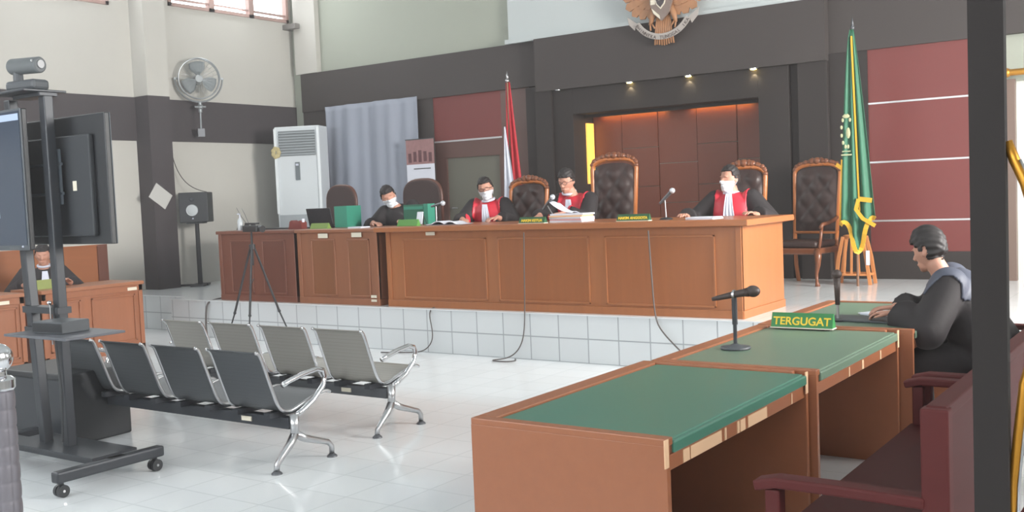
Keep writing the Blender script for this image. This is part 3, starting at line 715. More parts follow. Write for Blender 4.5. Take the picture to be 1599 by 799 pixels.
# ---------------------------------------------------------------- chairs
def arch(w_, h0, h1, n=14):
    """upper outline of a chair back from left to right: straight sides to h0 then arch to h1"""
    pts = []
    for i in range(n+1):
        a = PI-PI*i/n; x = math.copysign(abs(math.cos(a))**.7, math.cos(a))*w_; pts.append((x, h0+(h1-h0)*math.sin(a)**.8))
    return pts
def carved_chair(label, loc, rz, H, w_=.27, arms=True, group='carved leather judge chairs'):
    """faces -y"""
    t = thing('carved_armchair', label, 'chair', loc, rz, group)
    zs = .44; zb = zs+.13
    out = [(-w_+.02, zb)]+[(x, z) for x, z in arch(w_, H-.17, H-.06)]+[(w_-.02, zb)]
    Mx = Matrix.Translation((0, .26, zb)) @ Matrix.Rotation(-.10, 4, 'X') @ Matrix.Translation((0, 0, -zb))
    fr = MB(); fr.tube([(x, 0, z) for x, z in out]+[], .026, 10, closed=True)
    for s in (-1, 1): fr.tube([(s*(w_-.02), 0, zb+.02), (s*(w_-.025), .0, zs), (s*(w_-.03), .03, .2), (s*(w_-.03), .10, 0)], .024, 8)
    fr.xf(Mx).build('back_frame', CARVEDL, t, smooth=True)
    ins = [(x*.90, (z-zb)*.93+zb+.02) for x, z in out]
    # tufted leather: grid clipped to the arch
    bt = MB(); NX, NZ = 26, 34
    top = {}
    def topz(x):
        x = min(abs(x), w_*.9)
        best = zb
        for (x0_, z0_), (x1_, z1_) in zip(ins[1:-1], ins[2:-1]):
            if min(x0_, x1_)-1e-6 <= x <= max(x0_, x1_)+1e-6 and x1_ != x0_: best = max(best, z0_+(z1_-z0_)*(x-x0_)/(x1_-x0_))
        return max(best, H-.2)
    def fn(sg):
        def g(u, v):
            x = (u-.5)*2*w_*.9; zt_ = topz(x); z = zb+.02+(zt_-zb-.02)*v
            e = min(1, min(u, 1-u)*7)*min(1, min(v, 1-v)*8)
            px, pz = x/.105, (z-zb)/.13; q = abs(math.cos(PI*(px+pz)/2)*math.cos(PI*(px-pz)/2))
            return Vector((x, sg*(.012+.04*e*(1 if sg < 0 else .4)-(.024*(1-q)**2*e if sg < 0 else 0)), z))
        return g
    for sg in (-1, 1):
        V = [[bt.bm.verts.new(fn(sg)(i/NX, j/NZ)) for i in range(NX+1)] for j in range(NZ+1)]
        for j in range(NZ):
            for i in range(NX): bt.bm.faces.new((V[j][i], V[j][i+1], V[j+1][i+1], V[j+1][i]))
    bt.xf(Mx).build('leather_back', LEATHER, t, smooth=True)
    # carved crest
    cr = MB()
    for i, (x, z) in enumerate(arch(w_, H-.17, H-.06, 24)):
        r_ = .016+.012*abs(math.sin(i*1.9))+.02*math.exp(-(x/.09)**2); cr.ball((x, -.008, z+.018+r_*.4), r_, (1.1, .8, 1), 10)
    for s in (-1, 1):
        cr.tube([(s*(.03+.05*q), -.015, H-.03+.035*math.sin(q*PI)) for q in [i/8 for i in range(9)]], .012, 8)
        cr.tube([(s*(.09+.035*math.cos(a)), -.015, H-.045+.03*math.sin(a)) for a in [i*PI/6 for i in range(10)]], .009, 8)
    cr.ball((0, -.012, H-.015), .035, (1, .6, .9), 12)
    cr.xf(Mx).build('carved_crest', CARVED, t, smooth=True)
    B('seat_frame', CARVED, -w_, w_, -.28, .25, zs-.09, zs-.02, t, bevel=.015)
    s_ = MB(); s_.box(-w_+.02, w_-.02, -.26, .24, zs-.02, zs+.06); s_.build('seat_cushion', LEATHER, t, smooth=True, bevel=.03)
    for s in (-1, 1):
        L = MB(); L.tube([(s*(w_-.02), -.25, zs-.04), (s*(w_+.012), -.285, zs-.10), (s*(w_-.0), -.27, zs-.2), (s*(w_-.03), -.245, .14), (s*(w_-.02), -.26, .05), (s*(w_-.0), -.285, .0)], .03, 10, radii=[.032, .042, .03, .02, .018, .03])
        L.build('leg', CARVED, t, smooth=True)
        if arms:
            a = MB(); a.tube([(s*(w_-.01), .24, zs+.30), (s*(w_+.03), .08, zs+.28), (s*(w_+.04), -.1, zs+.25), (s*(w_+.03), -.2, zs+.24), (s*(w_+.02), -.235, zs+.20)], .022, 10)
            a.tube([(s*(w_+.02), -.19, zs+.24), (s*(w_+.012), -.21, zs+.1), (s*(w_-.01), -.22, zs-.04)], .018, 8)
            a.build('armrest', CARVED, t, smooth=True)
    return t
carved_chair('carved leather armchair beside the masked judge at left of long bench', (-6.76, 9.75, SH), math.radians(6), 1.36, .24)
carved_chair('tallest carved leather armchair in the middle behind the reading judge', (-5.64, 9.85, SH), math.radians(10), 1.57, .26)
carved_chair('carved leather armchair behind the right-hand judge', (-4.13, 9.85, SH), math.radians(4), 1.40, .225)
carved_chair('empty carved leather armchair standing beside the green flag', (-3.96, 11.45, SH), math.radians(-8), 1.42, .28)
def round_chair(label, loc, rz, w_, H):
    t = thing('round_back_chair', label, 'chair', loc, rz, 'round backed brown chairs')
    out = [(-w_, .5)]+arch(w_, H-.22, H)+[(w_, .5)]
    MB().prism(out, .20, .27).build('backrest', FABRICD, t, bevel=.02)
    MB().tube([(x, .235, z) for x, z in out], .022, 8).build('back_frame', wood('round_chair_wood', (92, 58, 48)), t, smooth=True)
    B('seat', FABRICD, -w_+.01, w_-.01, -.26, .22, .40, .49, t, bevel=.03)
    for sx in (-1, 1):
        for sy in (-1, 1): MB().cone((sx*(w_-.04), sy*.2, .41), (sx*(w_-.03), sy*.22, 0), .024, .018, 10).build('leg', wood('round_chair_wood', 0), t)
    return t
round_chair('brown round backed chair behind the laptop at the left desks', (-9.67, 9.65, SH), 0, .26, 1.36)
round_chair('brown round backed chair behind the green binder and the bending clerk', (-8.52, 9.95, SH), 0, .31, 1.39)

# ---------------------------------------------------------------- things on the desks
TOP = DZ
def ball_mic(label, base, headp, tail, stand='gooseneck'):
    t = thing('desk_microphone', label, 'microphone', base, 0, 'silver headed microphones on the judges bench')
    b = Vector(base); h = Vector(headp)-b; q = Vector(tail)-b
    MB().lathe([(0, 0), (.06, 0), (.062, .008), (.05, .016), (.012, .022), (0, .022)]).build('base', BLACK, t, smooth='auto')
    MB().cone((0, 0, .02), (q.x*.0+h.lerp(q, .6).x, h.lerp(q, .6).y, h.lerp(q, .6).z), .006, .006, 8).build('stem', CHROMER, t)
    MB().cone(q, h, .012, .019, 14).build('handle', GREYM, t, smooth='auto')
    MB().ball(h, .027, n=16).build('wire_head', mat('mic_silver', (205, 208, 215), .35, .5), t, smooth=True)
ball_mic('silver headed microphone by the left judge, leaning left', (-7.02, 8.6, TOP), (-6.92, 8.6, 1.55), (-7.08, 8.6, 1.52))
ball_mic('silver headed microphone in front of the reading judge', (-5.50, 8.62, TOP), (-5.52, 8.6, 1.57), (-5.64, 8.6, 1.45))
ball_mic('silver headed microphone left of the right-hand judge', (-4.28, 8.6, TOP), (-4.21, 8.6, 1.585), (-4.34, 8.6, 1.47))
def name_plate(label, loc, rz, w_, h, m, words=None, tm=None, size=.04):
    t = thing('name_plate', label, 'name plate', loc, rz, 'name plates')
    MB().prism([(-.035, 0), (.035, 0), (.004, h), (-.004, h)], -w_/2, w_/2, 'yz').build('plate', m, t)
    B('foot_strip', STICKER if words else m, -w_/2-.003, w_/2+.003, -.038, .038, -.0005, .006, t)
    if words: text(words, size, tm or YELLOW, t, (0, -.022, h*.45), (PI/2-math.atan(.031/h), 0, 0), bold=.0015)
    return t
name_plate('green name plate with yellow letters left of the paper stack', (-5.62, 8.38, TOP), 0, .30, .062, PLATEG, 'HAKIM KETUA', size=.038)
name_plate('green name plate with yellow letters between the centre and right judges', (-4.50, 8.38, TOP), 0, .33, .065, PLATEG, 'HAKIM ANGGOTA', size=.036)
name_plate('bright green blank name plate in front of the leaning clerk', (-7.26, 8.42, TOP+.0), 0, .28, .07, LIME2)
name_plate('dull green blank name plate beside the laptop', (-8.60, 8.42, 1.31), 0, .28, .065, LIME)
name_plate('yellowish green name plate on the counsel desk at the far left', (-10.55, 6.2, .80), PI/2, .38, .1, mat('olive_plate', (138, 148, 84), .6))
tp = name_plate('green TERGUGAT name plate with yellow letters on the green tables', (-2.05, 5.85, .757), math.radians(0), .365, .088, mat('tergugat_green', (44, 122, 64), .5), 'TERGUGAT', size=.066)
# microphones on green tables
t = thing('table_microphone', 'black microphone lying across a round based stand on the middle green table', 'microphone', (-2.13, 5.04, .748))
MB().lathe([(0, 0), (.075, 0), (.08, .006), (.076, .014), (.03, .02), (.012, .03), (0, .03)]).build('base', DGREY, t, smooth='auto')
MB().cone((0, 0, .02), (0, 0, .14), .010, .010, 12).cone((0, 0, .13), (0, 0, .27), .014, .014, 12).build('stem', BLACKM, t, smooth='auto')
mb = MB(); mb.tube([(-.115, -.02, .262), (-.08, -.015, .27), (.0, 0, .288), (.05, .01, .297), (.075, .013, .301)], .015, 12, radii=[.010, .014, .018, .021, .026]); mb.ball((.098, .016, .305), .031, (1.25, 1, 1), 16)
mo = mb.build('microphone_body', mat('mic_brown_black', (62, 50, 46), .5), t, smooth=True)
MB().lathe([(.019, -.006), (.024, -.006), (.024, .006), (.019, .006)], (.0, 0, .288), 16, Matrix.Rotation(PI/2, 4, 'Y')).build('ring', CHROMER, mo)
t = thing('table_microphone', 'upright dark microphone on a stand by the writing papers, far green table', 'microphone', (-1.98, 6.28, .748))
MB().lathe([(0, 0), (.06, 0), (.062, .01), (.02, .016), (0, .016)]).build('base', BLACK, t, smooth='auto')
MB().cone((0, 0, .01), (0, 0, .12), .009, .009, 12).build('stem', CHROMER, t)
mb = MB(); mb.tube([(0, 0, .10), (0, 0, .2), (0, 0, .265)], .016, 12, radii=[.014, .018, .022]); mb.ball((0, 0, .288), .03, n=14); mb.build('microphone_body', mat('mic_brown_black', 0), t, smooth=True)

def sheets(label, loc, rz, w_, d_, n, h, tilt=0, m=None, group='loose papers and files'):
    t = thing('paper_stack', label, 'papers', loc, rz, group)
    for i in range(n):
        a = random.uniform(-.12, .12) if n > 1 else 0; z = h*i/max(n, 1)
        Mx = Matrix.Translation((random.uniform(-.01, .01), random.uniform(-.01, .01), z)) @ Matrix.Rotation(a, 4, 'Z') @ Matrix.Rotation(tilt*i/max(1, n-1), 4, 'X')
        MB().box(-w_/2, w_/2, -d_/2, d_/2, 0, h/max(n, 1)*.92, Mx).build('sheet_bundle', (m[i % len(m)] if m else PAPER), t)
    return t
BUFF = mat('buff_folder', (220, 180, 140), .8); PINKF = mat('pink_folder', (226, 178, 182), .8)
sheets('pile of files and papers in front of the reading judge', (-5.3, 8.6, TOP), .1, .36, .26, 5, .085, 0, [PAPER, PINKF, PAPER, BUFF, PAPER])
def lifted(u, v): return Vector(((u-.5)*.26, (v-.5)*.2, .07+.11*(1-u)**2+.012*math.sin(v*5)))
o = MB().grid(lifted, 12, 6, .002).build('paper_sheet', PAPER, smooth=True); o.location = (-5.42, 8.68, TOP+.02); tag(o, 'lifted white sheet curling over the pile of files', 'paper')
def book(label, loc, rz, w_=.42, d_=.28):
    t = thing('open_book', label, 'book', loc, rz)
    def pg(s):
        def g(u, v): return Vector((s*u*w_/2, (v-.5)*d_, .006+.028*math.sin(min(1, u*1.4)*PI)*.9+.006*(1-u)))
        return g
    for s in (-1, 1): MB().grid(pg(s), 14, 6, .006).build('page_block', PAPER, t, smooth=True)
    B('cover', mat('book_cover_grey', (120, 120, 130), .7), -w_/2-.005, w_/2+.005, -d_/2-.005, d_/2+.005, 0, .004, t)
    return t
book('open white book under the hand of the left judge', (-6.86, 8.62, TOP), .2)
sheets('thin white file in front of the right-hand judge', (-3.86, 8.5, TOP), 0, .27, .2, 2, .022)
sheets('white papers the bending man writes on, far green table', (-1.76, 6.62, .75), -.5, .30, .22, 2, .012)
t = thing('writing_folder', 'dark flat folder lying under the microphone on the far green table', 'folder', (-1.84, 6.35, .75), -.1)
B('cover', DGREY, -.22, .22, -.12, .12, 0, .012, t, bevel=.004)
# laptop, binders, box, phone
t = thing('laptop', 'open black laptop seen from behind on the left desks', 'laptop', (-8.86, 8.72, 1.31), math.radians(186))
B('keyboard_base', BLACK, -.17, .17, -.20, .02, 0, .018, t, bevel=.004)
MB().box(-.18, .18, -.006, .006, 0, .23, Matrix.Translation((0, .025, .012)) @ Matrix.Rotation(-.25, 4, 'X')).build('screen_lid', BLACK, t, bevel=.004)
t = thing('box_binder', 'teal box binder standing beside the black laptop', 'binder', (-8.56, 8.85, 1.31), .1)
B('side_cover', TEALD, -.10, .07, -.13, .13, 0, .25, t); B('spine', TEAL, -.10, .07, -.14, -.13, 0, .25, t); B('cap_edge', TEAL, .07, .085, -.14, .13, 0, .25, t)
t = thing('box_binder', 'wide green box binder standing behind the phone and bright name plate', 'binder', (-7.52, 8.9, TOP), .0)
B('side_cover', TEALD, -.17, .13, -.06, .06, 0, .225, t); B('spine', TEAL, .13, .19, -.065, .06, 0, .23, t); B('label_band', TEAL, -.165, .125, -.064, -.06, .17, .205, t)
t = thing('mobile_phone', 'white phone propped on a small stand behind the bright name plate', 'phone', (-7.22, 8.55, TOP), .1)
Mx = Matrix.Rotation(-.25, 4, 'X')
MB().box(-.045, .035, -.005, .005, .01, .15, Mx).build('case', PAPER, t, bevel=.004)
MB().tube([(.03, .03, .13), (.06, .06, 0)], .004, 6).tube([(.03, .03, .13), (.0, .08, 0)], .004, 6).build('stand', BLACK, t)
t = thing('tissue_box', 'dark red tissue box with notched top at the left desks', 'box', (-9.06, 8.5, 1.31), .1)
MB().prism([(-.10, 0), (.10, 0), (.10, .075), (.07, .10), (.03, .085), (-.02, .085), (-.05, .105), (-.08, .09)], -.05, .05).build('carton', mat('dark_red_carton', (116, 50, 44), .7), t)
B('tissue', PAPER, .085, .095, -.02, .02, .06, .12, t)
t = thing('sanitizer_bottle', 'small clear pump bottle at the left end of the desks', 'bottle', (-10.08, 8.5, 1.31))
MB().lathe([(0, 0), (.032, 0), (.034, .01), (.034, .11), (.022, .14), (.014, .15), (0, .15)]).build('bottle_body', mat('clear_bottle', (188, 194, 198), .3), t, smooth='auto')
MB().cone((0, 0, .15), (0, 0, .2), .008, .006, 10).box(-.04, .01, -.008, .008, .195, .21).build('pump', WHITEC, t)
for i, x in enumerate((-9.96, -9.84)):
    t = thing('glass_jar', 'small grey %s beside the pump bottle on the left desk' % ('jar, nearer one' if i == 0 else 'jar, next to the tripod camera'), 'jar', (x, 8.5, 1.31), 0, 'small grey jars')
    MB().lathe([(0, 0), (.03, 0), (.033, .03), (.028, .055), (0, .055)]).build('jar_body', DGREY, t, smooth='auto'); MB().lathe([(0, .055), (.03, .055), (.03, .068), (0, .068)]).build('lid', BLACK, t)
B0 = B('document_tray', BLACK, -9.72, -9.0, 8.55, 8.8, 1.31, 1.325); tag(B0, 'flat dark tray on the left desk behind the tripod camera', 'tray')
B0 = B('white_card', PAPER, -8.1, -7.9, 8.35, 8.5, 1.31, 1.325); tag(B0, 'small white card lying on the clerk desk', 'card')
# tripod with camcorder
t = thing('camera_tripod', 'thin black tripod standing on the floor before the left desks', 'tripod', (-8.86, 7.62, 0))
MB().cone((0, 0, .95), (0, 0, 1.32), .012, .012, 10).build('centre_column', BLACK, t)
MB().lathe([(0, 0), (.035, 0), (.035, .05), (0, .06)], (0, 0, 1.13), 14).build('collar', BLACK, t)
for a in (200, 305, 60):
    dx, dy = math.cos(math.radians(a))*.42, math.sin(math.radians(a))*.42
    lo = MB().cone((dx*.05, dy*.05, 1.15), (dx*.62, dy*.62, .42), .013, .013, 8).cone((dx*.6, dy*.6, .44), (dx, dy, .01), .009, .008, 8).build('leg', BLACK, t)
    MB().ball((dx*.62, dy*.62, .42), .018, n=10).build('clamp', BLACK, lo); MB().ball((dx, dy, .014), .014, n=8).build('foot', BLACK, lo)
MB().tube([(0, 0, .8), (.2*math.cos(5.3), .2*math.sin(5.3), .72)], .005, 6).build('brace', BLACK, t)
t = thing('camcorder', 'black video camera mounted on the thin tripod', 'camera', (-8.84, 7.62, 1.32), -.1)
B('camera_body', BLACK, -.12, .14, -.05, .05, 0, .07, t, bevel=.01)
B('top_handle', BLACK, -.10, .10, -.03, .03, .08, .10, t, bevel=.005)
MB().cone((.13, 0, .035), (.19, 0, .03), .035, .038, 14).build('lens', BLACK, t)
MB().tube([(-.1, 0, .09), (-.24, .02, .19), (-.32, .03, .27)], .0025, 6).tube([(-.06, 0, .09), (-.16, .02, .2), (-.22, .03, .26)], .0025, 6).build('antenna_wires', GREYM, t)

# ---------------------------------------------------------------- left wall and corner things
t = thing('wall_fan', 'grey oscillating fan mounted high on the left wall', 'fan', (-12.70, 10.07, 3.54), math.radians(60))
ringc = [(math.cos(a)*.3, 0, math.sin(a)*.3) for a in [2*PI*i/40 for i in range(40)]]
g = MB(); g.tube([(x, -.1, z) for x, _, z in ringc], .010, 6, closed=True); g.tube([(x*.99, -.02, z*.99) for x, _, z in ringc], .008, 6, closed=True)
for k in range(26):
    a = 2*PI*k/26; c_, s_ = math.cos(a), math.sin(a)
    g.tube([(c_*.05, -.17, s_*.05), (c_*.18, -.16, s_*.18), (c_*.27, -.13, s_*.27), (c_*.3, -.1, s_*.3), (c_*.3, -.02, s_*.3), (c_*.2, .05, s_*.2), (c_*.06, .07, s_*.06)], .0016, 4)
for r_, y_ in ((.1, -.168), (.2, -.155)): g.tube([(math.cos(a)*r_, y_, math.sin(a)*r_) for a in [2*PI*i/24 for i in range(24)]], .0018, 4, closed=True)
g.build('guard_cage', FANG, t)
MB().lathe([(0, -.17), (.05, -.168), (.05, -.155), (0, -.15)], (0, 0, 0), 16, Matrix.Rotation(-PI/2, 4, 'X') @ Matrix.Scale(-1, 4, (0, 0, 1))).build('badge', FANG, t)
for k in range(3):
    a0 = math.radians(95+120*k)
    def bl(u, v, a0=a0):
        r_ = .04+.22*v; wd = (.35+.55*math.sin(min(1, v*1.1)*PI*.75)); a = a0+(u-.5)*wd*1.6*(1-.25*v); return Vector((math.cos(a)*r_, -.06+(u-.5)*.07, math.sin(a)*r_))
    MB().grid(bl, 8, 8, .003).build('blade', FANB, t, smooth=True)
MB().cone((0, -.09, 0), (0, .12, 0), .055, .075, 18).build('motor_housing', FANG, t, smooth='auto')
yk = MB(); yk.tube([(math.cos(a)*.345, -.04, math.sin(a)*.345) for a in [math.radians(180+180*i/20) for i in range(21)]], .013, 8)
yk.box(-.36, -.3, -.06, -.02, -.015, .015); yk.box(.3, .36, -.06, -.02, -.015, .015)
yk.build('yoke', FANG, t, smooth='auto')
mt_ = MB(); mt_.ball((0, -.03, -.42), .045, n=14); mt_.cone((0, -.03, -.35), (0, -.03, -.5), .03, .03, 12); mt_.tube([(0, -.03, -.48), (0, -.02, -.62), (0, .0, -.8)], .014, 8)
mt_.cone((-.08, -.05, -.42), (.08, -.05, -.42), .014, .014, 10)
mt_.build('wall_stem', FANG, t, smooth='auto')
MB().box(-.05, .05, -.02, .03, -.86, -.74).build('wall_bracket', GREYM, t)
# loudspeaker on stand
t = thing('monitor_speaker', 'black studio speaker with pale cone on a stand in the corner', 'loudspeaker', (-12.48, 9.72, 1.40), math.radians(38))
B('cabinet', BLACK, -.21, .21, -.15, .17, 0, .44, t, bevel=.012)
MB().lathe([(.0, .012), (.05, .012), (.075, .0), (.085, .004), (.085, -.008), (0, -.008)], (-.02, -.156, .18), 24, Matrix.Rotation(PI/2, 4, 'X')).build('woofer_cone', mat('pale_cone', (180, 184, 186), .5), t, smooth='auto')
MB().lathe([(0, .004), (.02, .006), (.035, 0), (0, 0)], (-.02, -.156, .34), 16, Matrix.Rotation(PI/2, 4, 'X')).build('tweeter', BLACKM, t)
MB().prism([(-.03, .05), (.0, .05), (-.01, .075)], -.158, -.155).build('logo_mark', WHITEC, t)
t = thing('speaker_stand', 'black pole stand with flat foot under the studio speaker', 'stand', (-12.48, 9.72, SH), math.radians(38))
MB().cone((0, 0, .03), (0, 0, .92), .035, .03, 14).build('pole', BLACK, t); B('top_plate', BLACK, -.12, .12, -.12, .12, .92, .936, t)
ft = MB(); ft.box(-.3, .12, -.03, .03, 0, .03); ft.box(-.1, .1, -.2, .2, 0, .03); ft.build('foot', BLACK, t)
t = thing('speaker_cabinet', 'tall dark cabinet half hidden behind left end of the desks', 'cabinet', (-11.55, 10.0, SH), math.radians(20))
B('carcass', mat('dark_cabinet', (58, 56, 56), .6), -.25, .25, -.2, .2, 0, .80, t, bevel=.01); B('door', mat('dark_cabinet_door', (64, 62, 62), .6), -.22, .22, -.215, -.2, .03, .77, t)
MB().tube([(-.15, -.2, .96-.1), (-.18, -.22, .9-.14), (-.12, -.21, .8-.12)], .006, 6).build('cable', BLACK, t)
# paper taped on the pier
o = MB().box(-.003, .003, -.16, .16, -.12, .12, Matrix.Rotation(-.62, 4, 'X')).build('notice_paper', mat('grey_paper', (188, 186, 182), .8)); o.location = (-12.573, 9.19, 1.80)
tag(o, 'tilted blank paper stuck on the dark left pier', 'paper')
# air conditioner
t = thing('standing_air_conditioner', 'tall white floor standing air conditioner in the corner', 'air conditioner', (-12.03, 11.45, SH), math.radians(26))
B('cabinet', ACW, -.37, .37, -.18, .22, 0, 2.36, t, bevel=.02)
gr = MB(); gr.box(-.30, .30, -.19, -.18, 1.90, 2.29)
gr.build('outlet_recess', mat('ac_recess', (120, 126, 128), .6), t)
lv = MB()
for k in range(9): lv.box(-.30, .30, -.205, -.188, 1.915+.042*k, 1.93+.042*k)
lv.build('louvres', ACG, t)
for x in (-.35, .35): B('side_trim', mat('ac_trim', (226, 230, 232), .4), x-.02, x+.02, -.20, -.18, 1.0, 2.33, t)
B('lower_panel', ACG, -.34, .34, -.188, -.18, .05, .98, t)
dp = B('display_strip', mat('display_dark', (104, 112, 116), .4), -.04, .03, -.195, -.18, 1.52, 1.80, t); B('indicator', WHITEC, -.03, .015, -.2, -.195, 1.745, 1.775, dp)
st_ = MB()
for k in range(7): a = 2*PI*k/7; st_.ball((-.34+math.cos(a)*.045, -.21, 1.96+math.sin(a)*.06), .04, (1, .3, 1), 10)
st_.build('yellow_tag', mat('faded_yellow', (190, 176, 132), .8), t, smooth=True)
# big hanging sheet
def sh_(u, v):
    x = -12.05+1.96*u+.01*math.sin(v*3); zt = 3.16; z = zt-2.6*v
    return Vector((x, 12.04+.02*math.sin(u*17+v)+.015*math.sin(u*41+2*v)+.012*math.sin(u*7-3*v), z))
o = MB().grid(sh_, 90, 30, .004).build('projection_sheet', CLOTH, smooth=True); tag(o, 'large grey blue cloth sheet hung on the back wall', 'cloth sheet')
# wall calendar poster
t = thing('wall_calendar', 'calendar poster with pinkish picture and white lower sheet on back wall', 'poster', (-10.0, 11.93, 0))
B('picture', mat('calendar_picture', (150, 112, 112), .6, var=.35, scale=(9, 9, 9)), -.27, .27, 0, .008, 2.13, 2.50, t)
cp_ = MB()
for k in range(5):
    a = -.2+.1*k; cp_.box(a-.03, a+.03, -.002, 0, 2.16+.01*(k % 2), 2.34-.02*abs(k-2))
cp_.build('printed_figures', mat('calendar_print', (96, 62, 66), .6), t)
B('date_sheet', PAPER, -.27, .27, 0, .008, 1.4, 2.13, t); B('printed_line', GREYM, -.13, .2, -.002, 0, 2.055, 2.07, t)
B('hanging_rod', DGREY, -.28, .28, -.006, .012, 2.5, 2.515, t)

# ---------------------------------------------------------------- flags
def drape(p, x0, x1, z0, z1, name, m, parent, folds=5, depth=.05, edge=None, y=0, n=48, ph=0):
    def g(u, v):
        a, b = x0(v), x1(v); x = a+(b-a)*u; return Vector((x, y-depth*(.3+v)*(.6+.4*math.sin(u*PI*folds+ph)), z1+(z0-z1)*v+(edge(u)*v if edge else 0)))
    return MB().grid(g, n, 30, .004).build(name, m, parent, smooth=True)
t = thing('national_flag', 'red and white flag hanging on a pole behind the judges', 'flag', (-7.55, 10.8, SH))
MB().cone((0, 0, 0), (0, 0, 2.6), .014, .012, 12).build('pole', mat('flag_pole', (120, 84, 60), .4), t)
MB().cone((0, 0, 2.6), (0, 0, 2.72), .022, .002, 10).ball((0, 0, 2.6), .025, n=12).build('finial', CHROMER, t, smooth=True)
MB().lathe([(0, 0), (.16, 0), (.16, .03), (.03, .06), (0, .06)]).build('base', CARVED, t)
drape(None, lambda v: -.03-.03*v, lambda v: .03+.17*v, 1.05, 2.58, 'red_band', FLAGR, t, 5, .05, y=.02)
drape(None, lambda v: -.045-.035*v, lambda v: -.035+.17*v, .95, 2.02, 'white_band', FLAGW, t, 4, .04, y=-.035)
t = thing('court_flag', 'green flag with gold fringe and white emblem on a tall pole at right', 'flag', (-3.32, 11.25, SH))
MB().cone((.0, .0, 0.0), (.0, .0, 2.78), .014, .012, 12).build('pole', mat('flag_pole', 0), t)
MB().cone((0, 0, 2.78), (0, 0, 2.9), .02, .002, 10).ball((0, 0, 2.78), .024, n=12).build('finial', GREYM, t, smooth=True)
fl = drape(None, lambda v: -.02-.13*v**.6, lambda v: .02+.20*v**.85, .68, 2.76, 'flag_cloth', FLAGG, t, 6, .06, y=-.02, edge=lambda u: -.22*(1-abs(2*u-.95))+.1*math.sin(u*9))
def edgept(u, v, off=-.012):
    a = -.02-.13*v**.6; b = .02+.20*v**.85; x = a+(b-a)*u
    return Vector((x, -.02-.06*(.3+v)*(.6+.4*math.sin(u*PI*6))+off, 2.76+(.68-2.76)*v+(-.22*(1-abs(2*u-.95))+.1*math.sin(u*9))*v))
fr = MB(); fr.ribbon([edgept(i/24, 1.0, -.02) for i in range(25)], .012, .045, (0, 1, 0))
fr.ribbon([edgept(.58, .03+.8*i/24, -.03) for i in range(25)], .008, .018, (0, 1, 0)); fr.ribbon([edgept(.0, .66+.34*i/12, -.01) for i in range(13)], .012, .022, (0, 1, 0))
fr.ribbon([Vector((.06, -.11, .95)), Vector((.2, -.12, .93))], .01, .05, (0, 1, 0)); fr.ribbon([Vector((.06, -.115, .95)), Vector((.03, -.12, .84)), Vector((.1, -.12, .74)), Vector((.23, -.12, .66))], .01, .04, (0, 1, 0))
fr.ribbon([Vector((-.19, -.05, 1.33)), Vector((-.13, -.07, 1.29))], .012, .04, (0, 1, 0))
fr.build('gold_fringe', FRINGE, t)
em = MB(); 
for i in range(9): a = PI*.25+i*PI*1.5/9; em.ball((-.06+math.cos(a)*.055, -.092, 1.68+math.sin(a)*.17), .014, (1, .3, 1.6), 8)
em.ball((-.04, -.1, 1.66), .03, (.8, .3, 2), 10); em.box(-.12, -.01, -.1, -.088, 1.42, 1.435); em.box(-.11, -.02, -.1, -.088, 1.46, 1.47); em.ball((-.06, -.095, 1.84), .03, (1.4, .3, .7), 10)
em.build('emblem', mat('emblem_cream', (178, 178, 140), .7), t)
# slatted stand that holds the flag pole
t = thing('flag_stand', 'pale wooden slatted stand under the green flag with a white tag', 'stand', (-3.42, 11.5, SH))
for s in (-1, 1):
    for yy in (-.1, .1): MB().ribbon([(s*.19, yy, 0), (s*.15, yy, .3), (s*.105, yy*.7, .53)], .03, .035, (0, 1, 0)).build('leg', WICKER, t)
for x in (-.07, -.01, .055): MB().ribbon([(x*1.3, -.10, .12), (x, -.08, .5)], .02, .022, (0, 1, 0)).build('slat', WICKER, t)
B('lower_shelf', WICKER, -.18, .18, -.11, .11, .10, .125, t)
MB().tube([(math.cos(a)*.11, math.sin(a)*.09, .53) for a in [2*PI*i/20 for i in range(20)]], .018, 8, closed=True).build('top_ring', WICKER, t, smooth=True)
B('white_tag', PAPER, .155, .195, -.125, -.118, .22, .38, t)

# ---------------------------------------------------------------- eagle emblem on the fascia
t = thing('eagle_emblem', 'bronze eagle crest with shield and white ribbon on the back wall', 'wall emblem', (-5.87, 11.93, 3.93))
for s in (-1, 1):
    wg = MB()
    for k in range(9):
        a = math.radians(-68+16*k); L = .36+.14*math.sin(k/8*PI); c0 = Vector((s*.08, 0, .18)); e = c0+Vector((s*math.cos(a)*L*1.0, 0, math.sin(a)*L))
        d = (e-c0).normalized(); n_ = Vector((-d.z, 0, d.x))
        for j in range(2):
            q = e-d*.14*j; o0 = c0+d*.02
            poly = [(o0+n_*.035), (o0-n_*.035), (q-d*.04-n_*.055), q, (q-d*.04+n_*.055)]
            wg.prism([(p.x, p.z) for p in (poly if s > 0 else poly[::-1])], -.02-.012*j-.002*k, .0)
    wg.ball((s*.2, 0, .12), .17, (1, .22, 1.2), 16)
    wg.build('wing', BIRD, t)
bd = MB(); bd.ball((0, 0, .12), .15, (1, .45, 1.6), 18); bd.ball((.0, -.02, .42), .075, (.8, .8, 1), 14); bd.cone((.02, -.06, .42), (.11, -.08, .40), .025, .004, 10)
bd.build('torso_and_head', BIRD, t, smooth=True)
tl = MB()
for k in range(-4, 5): tl.tube([(k*.02, -.03, -.1), (k*.026, -.035, -.3), (k*.033, -.03, -.50-.01*math.cos(k))], .012, 6, radii=[.014, .018, .012])
tl.build('tail_feathers', BIRD, t, smooth=True)
